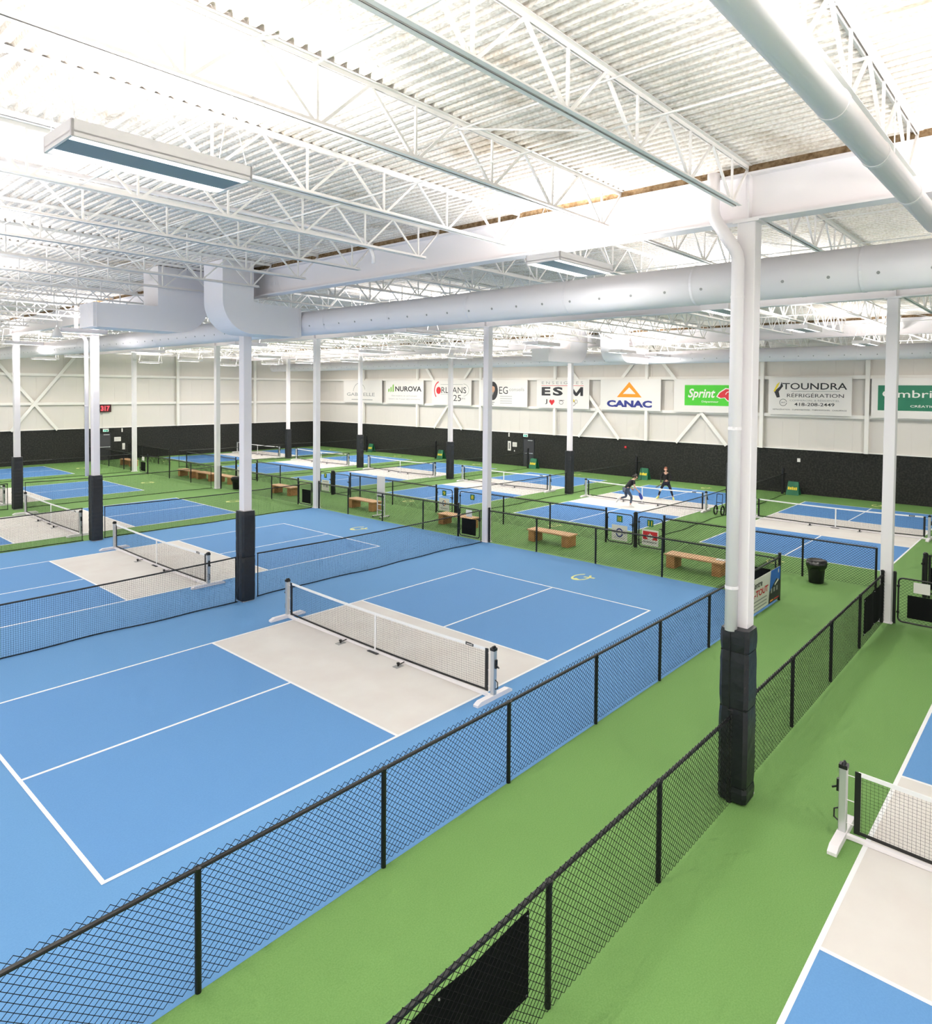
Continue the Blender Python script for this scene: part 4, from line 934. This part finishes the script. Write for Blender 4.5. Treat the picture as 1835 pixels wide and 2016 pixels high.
def person(label, loc, rz, J, mats, hair_kind, sleeves, knee=False):
    """J joint dict in local coordinates, x = facing direction, y = left"""
    t = thing('person', label, 'person', loc, rz)
    names = ['pelvis','waist','chest','neckb','neck','headb','sL','eL','wL','sR','eR','wR','hL','kL','aL','tL','hR','kR','aR','tR']
    V = [J[n] for n in names]; I = {n: i for i, n in enumerate(names)}
    E = [('pelvis','waist'),('waist','chest'),('chest','neckb'),('neckb','neck'),('neck','headb'),('neckb','sL'),('sL','eL'),('eL','wL'),('neckb','sR'),('sR','eR'),('eR','wR'),
         ('pelvis','hL'),('hL','kL'),('kL','aL'),('aL','tL'),('pelvis','hR'),('hR','kR'),('kR','aR'),('aR','tR')]
    Rr = dict(pelvis=.12, waist=.105, chest=.125, neckb=.09, neck=.05, headb=.05, sL=.055, eL=.040, wL=.027, sR=.055, eR=.040, wR=.027, hL=.088, kL=.058, aL=.036, tL=.018, hR=.088, kR=.058, aR=.036, tR=.018)
    skinned('body', mats['skin'], V, [(I[a], I[b]) for a, b in E], [Rr[n] for n in names], t)
    g = 1.12
    def cl(name, m, keys, edges, k=g, over=None):
        idx = {n: i for i, n in enumerate(keys)}; vv = []
        for n in keys: vv.append(over[n] if over and n in over else J[n])
        rr = [Rr.get(n, .05)*k for n in keys]
        return skinned(name, m, vv, [(idx[a], idx[b]) for a, b in edges], rr, t)
    lerp = lambda a, b, f: tuple(a[i]+(b[i]-a[i])*f for i in range(3))
    J2 = dict(J); Rr['uL'] = .048; Rr['uR'] = .048; J['uL'] = lerp(J['sL'], J['eL'], .55); J['uR'] = lerp(J['sR'], J['eR'], .55)
    J['fL'] = lerp(J['kL'], J['aL'], .8); J['fR'] = lerp(J['kR'], J['aR'], .8); Rr['fL'] = .044; Rr['fR'] = .044
    if sleeves: cl('long_sleeve_top', mats['top'], ['pelvis','waist','chest','neckb','sL','eL','wL','sR','eR','wR'], [('pelvis','waist'),('waist','chest'),('chest','neckb'),('neckb','sL'),('sL','eL'),('eL','wL'),('neckb','sR'),('sR','eR'),('eR','wR')], 1.18)
    else: cl('tee_shirt', mats['top'], ['pelvis','waist','chest','neckb','sL','uL','sR','uR'], [('pelvis','waist'),('waist','chest'),('chest','neckb'),('neckb','sL'),('sL','uL'),('neckb','sR'),('sR','uR')], 1.17)
    cl('leggings', mats['legs'], ['pelvis','hL','kL','fL','hR','kR','fR'], [('pelvis','hL'),('hL','kL'),('kL','fL'),('pelvis','hR'),('hR','kR'),('kR','fR')], 1.10)
    # head with face
    hb = Vector(J['headb']); f = Vector(J['face']).normalized(); up = Vector(J['hup']).normalized(); sd = up.cross(f).normalized(); f = sd.cross(up)
    c = hb+up*.10
    def H(a, b, d): return c+f*a+sd*b+up*d
    vs = []; fs = []; nn, rr_ = 16, 11
    for i in range(rr_):
        th = PI*(i+.5)/rr_
        for k in range(nn):
            ph = 2*PI*k/nn; x = math.sin(th)*math.cos(ph); y = math.sin(th)*math.sin(ph); z = math.cos(th)
            sx = .095 if x < 0 else .085-(.012 if z < -.3 else 0); sy = .075*(1-.28*max(0, -z)); vs.append(H(x*sx+(.012 if z < -.4 and x > 0 else 0), y*sy, z*.118))
    for i in range(rr_-1):
        for k in range(nn): fs.append((i*nn+k, i*nn+(k+1)%nn, (i+1)*nn+(k+1)%nn, (i+1)*nn+k))
    fs += [tuple(range(nn)), tuple(range((rr_-1)*nn, rr_*nn))[::-1]]
    mb = MB().add(vs, fs); mb.tube([H(.078,0,.02), H(.098,0,-.012), H(.105,0,-.022), H(.08,0,-.032)], [.008,.011,.013,.008], 8)
    for s in (-1, 1): mb.tube([H(0,s*.074,.02), H(-.008,s*.084,.025), H(-.012,s*.085,0), H(-.004,s*.078,-.02)], [.008,.012,.011,.007], 6)
    hd = mb.build('head', mats['skin'], t, smooth=True)
    mb = MB()
    for s in (-1, 1): mb.tube([H(.078,s*.028-.008,.012), H(.082,s*.028,.013), H(.078,s*.028+.008,.012)], .006, 6)
    mb.build('eyes', M['ink'], hd)
    mb = MB(); mb.tube([H(.079,-.022,-.055), H(.085,0,-.056), H(.079,.022,-.055)], .005, 6); mb.build('mouth', M['red'], hd)
    vs = []; fs = []
    for i in range(8):
        th = PI*.62*i/7
        for k in range(nn):
            ph = 2*PI*k/nn; x = math.sin(th)*math.cos(ph); y = math.sin(th)*math.sin(ph); z = math.cos(th)
            e = 1.13; 
            if x > .35 and z < .55: e = .9
            vs.append(H(x*.098*e-.008, y*.082*e, z*.125*e))
    for i in range(7):
        for k in range(nn): fs.append((i*nn+k, i*nn+(k+1)%nn, (i+1)*nn+(k+1)%nn, (i+1)*nn+k))
    mb = MB().add(vs, fs)
    if hair_kind == 'tail': mb.tube([H(-.09,0,.05), H(-.15,.02,.07), H(-.22,.04,.03), H(-.26,.05,-.03)], [.025,.035,.03,.012], 8)
    else: mb.tube([H(-.08,0,.02), H(-.13,0,.0), H(-.14,0,-.05), H(-.11,0,-.1)], [.03,.045,.04,.02], 8)
    mb.build('hair', mats['hair'], t, smooth=True)
    for s, (w, e, dkey) in (('L', ('wL','eL','dL')), ('R', ('wR','eR','dR'))):
        hand(None, J[w], J[dkey], J['th'+s], mats['skin'], t, .75).build('hand', mats['skin'], t, smooth=True)
    for s in 'LR':
        a = Vector(J['a'+s]); to = Vector(J['t'+s]); d = (to-a); d.z *= .6; d.normalize(); sdv = Vector((0,0,1)).cross(d)
        if sdv.length < .1: sdv = Vector((0,1,0))
        sdv.normalize(); nz = d.cross(sdv); vs = []
        heel = a-d*.05-nz*.06
        for (L, hw, h) in ((-.01,.04,.09),(.07,.046,.11),(.16,.05,.075),(.235,.047,.055),(.28,.03,.035)):
            p = heel+d*L; vs += [p-sdv*hw, p+sdv*hw, p+sdv*hw*.8+nz*h, p-sdv*hw*.8+nz*h]
        fs = [(0,1,2,3),(19,18,17,16)]
        for i in range(4):
            for q in range(4): fs.append((i*4+q, (i+1)*4+q, (i+1)*4+(q+1)%4, i*4+(q+1)%4))
        MB().add(vs, fs).build('shoe', mats['shoe'], t, bevel=.012)
    if knee: MB().tube([lerp(J['kR'], J['hR'], .14), J['kR'], lerp(J['kR'], J['aR'], .18)], [.072,.074,.066], 12).build('knee_sleeve', M['banner'], t, smooth=True)
    return t
JA = dict(pelvis=(-.10,0,.90), waist=(-.02,0,1.02), chest=(.14,0,1.18), neckb=(.25,0,1.30), neck=(.32,0,1.37), headb=(.37,0,1.40), face=(1,-.1,-.35), hup=(.35,0,1),
          sL=(.22,.17,1.27), eL=(.12,.27,1.03), wL=(.30,.22,.88), dL=(.7,-.2,-.5), thL=(.3,-.4,.9), sR=(.24,-.17,1.27), eR=(.22,-.26,1.01), wR=(.42,-.22,.84), dR=(.6,0,-.75), thR=(.5,.5,.6),
          hL=(-.09,.10,.86), kL=(-.02,.13,.50), aL=(-.42,.13,.42), tL=(-.50,.13,.30), hR=(-.09,-.10,.86), kR=(.14,-.13,.52), aR=(.07,-.13,.10), tR=(.22,-.13,.04))
camdir = math.atan2(-8.25-8.2, -3.03-27.5)
person('person in black tee and slate leggings bending forward at the net with a paddle', (27.45, 8.3, 0), math.radians(-35), JA, dict(skin=SK, hair=HAIRD, top=TEE, legs=LEG, shoe=SHOEW), 'bun', False)
JB = dict(pelvis=(-.05,0,.88), waist=(0,0,1.02), chest=(.05,0,1.22), neckb=(.09,0,1.38), neck=(.12,0,1.45), headb=(.14,0,1.49), face=(1,.1,-.3), hup=(.2,0,1),
          sL=(.06,.18,1.35), eL=(.12,.27,1.09), wL=(.34,.14,1.02), dL=(.8,-.5,-.1), thL=(.2,-.2,1), sR=(.06,-.18,1.35), eR=(.12,-.26,1.08), wR=(.32,-.20,.88), dR=(.7,.1,-.6), thR=(.5,.5,.6),
          hL=(-.04,.10,.84), kL=(.06,.27,.49), aL=(.0,.38,.09), tL=(.14,.43,.04), hR=(-.04,-.10,.84), kR=(.06,-.27,.49), aR=(.0,-.40,.09), tR=(.14,-.45,.04))
person('person with auburn hair in long black top and dark leggings, wide stance behind the net', (31.2, 8.1, 0), math.radians(195), JB, dict(skin=SK, hair=HAIRB, top=TOPB, legs=LEGD, shoe=SHOEY), 'tail', True, knee=True)
def paddle(label, base, d, nrm, m):
    t = thing('paddle', label, 'paddle'); base = Vector(base); d = Vector(d).normalized(); nrm = Vector(nrm); nrm = (nrm-d*nrm.dot(d)).normalized(); s = d.cross(nrm)
    MB().bar(base-d*.06, base+d*.1, .03, n=8).build('handle', M['black'], t)
    pts = [(.08,.03),(.13,.08),(.18,.098),(.33,.098),(.38,.08),(.40,.04)]; pts = pts+[(a,-b) for a, b in pts[::-1]]
    MB().extr([base+d*a+s*b-nrm*.007 for a, b in pts], nrm*.014).build('blade', m, t, bevel=.004)
def W(loc, rz, p): c, s = math.cos(rz), math.sin(rz); return (loc[0]+c*p[0]-s*p[1], loc[1]+s*p[0]+c*p[1], loc[2]+p[2])
BLUEP = mat('blue_paddle', (60,80,170), .4)
w = W((27.45,8.3,0), math.radians(-35), (.47,-.22,.77)); paddle('blue paddle held low by the bending player', w, (.3,-.3,-.9), (.2,1,0), BLUEP)
w = W((31.2,8.1,0), math.radians(195), (.39,-.18,.82)); paddle('dark paddle held by the player with auburn hair', w, (-.8,.2,-.3), (0,.3,1), M['black'])

# ------------------------------------------------------------------ world, camera, view
wd = bpy.data.worlds.new('world'); bpy.context.scene.world = wd; wd.use_nodes = True
bg = wd.node_tree.nodes['Background']; bg.inputs[0].default_value = (1,.98,.96,1); bg.inputs[1].default_value = 1.2
cam_d = bpy.data.cameras.new('camera'); cam = bpy.data.objects.new('camera', cam_d); C.objects.link(cam)
yaw, pitch, roll = .7286, .0289, .0084; f = 1356.06
fw = Vector((math.cos(yaw)*math.cos(pitch), math.sin(yaw)*math.cos(pitch), -math.sin(pitch)))
r = Vector((math.sin(yaw), -math.cos(yaw), 0)); u = r.cross(fw)
r2 = r*math.cos(roll)+u*math.sin(roll); u2 = u*math.cos(roll)-r*math.sin(roll)
m4 = Matrix((( r2.x, u2.x, -fw.x, -3.0294), (r2.y, u2.y, -fw.y, -8.2477), (r2.z, u2.z, -fw.z, 5.6996), (0,0,0,1)))
cam.matrix_world = m4
cam_d.sensor_fit = 'HORIZONTAL'; cam_d.sensor_width = 36; cam_d.lens = f/1835*36
cam_d.shift_x = -(919.59-917.5)/1835; cam_d.shift_y = (806.87-1008)/1835
cam_d.clip_start = .05; cam_d.clip_end = 300
S = bpy.context.scene; S.camera = cam
S.view_settings.view_transform = 'Standard'; S.view_settings.look = 'None'; S.view_settings.gamma = 1; S.view_settings.use_curve_mapping = False
S.view_settings.exposure = 0.1
S.cycles.max_bounces = 6; S.cycles.diffuse_bounces = 3; S.cycles.glossy_bounces = 2; S.cycles.use_adaptive_sampling = True; S.cycles.adaptive_threshold = .1; S.cycles.adaptive_min_samples = 10; S.cycles.use_denoising = True; S.cycles.sample_clamp_indirect = 4
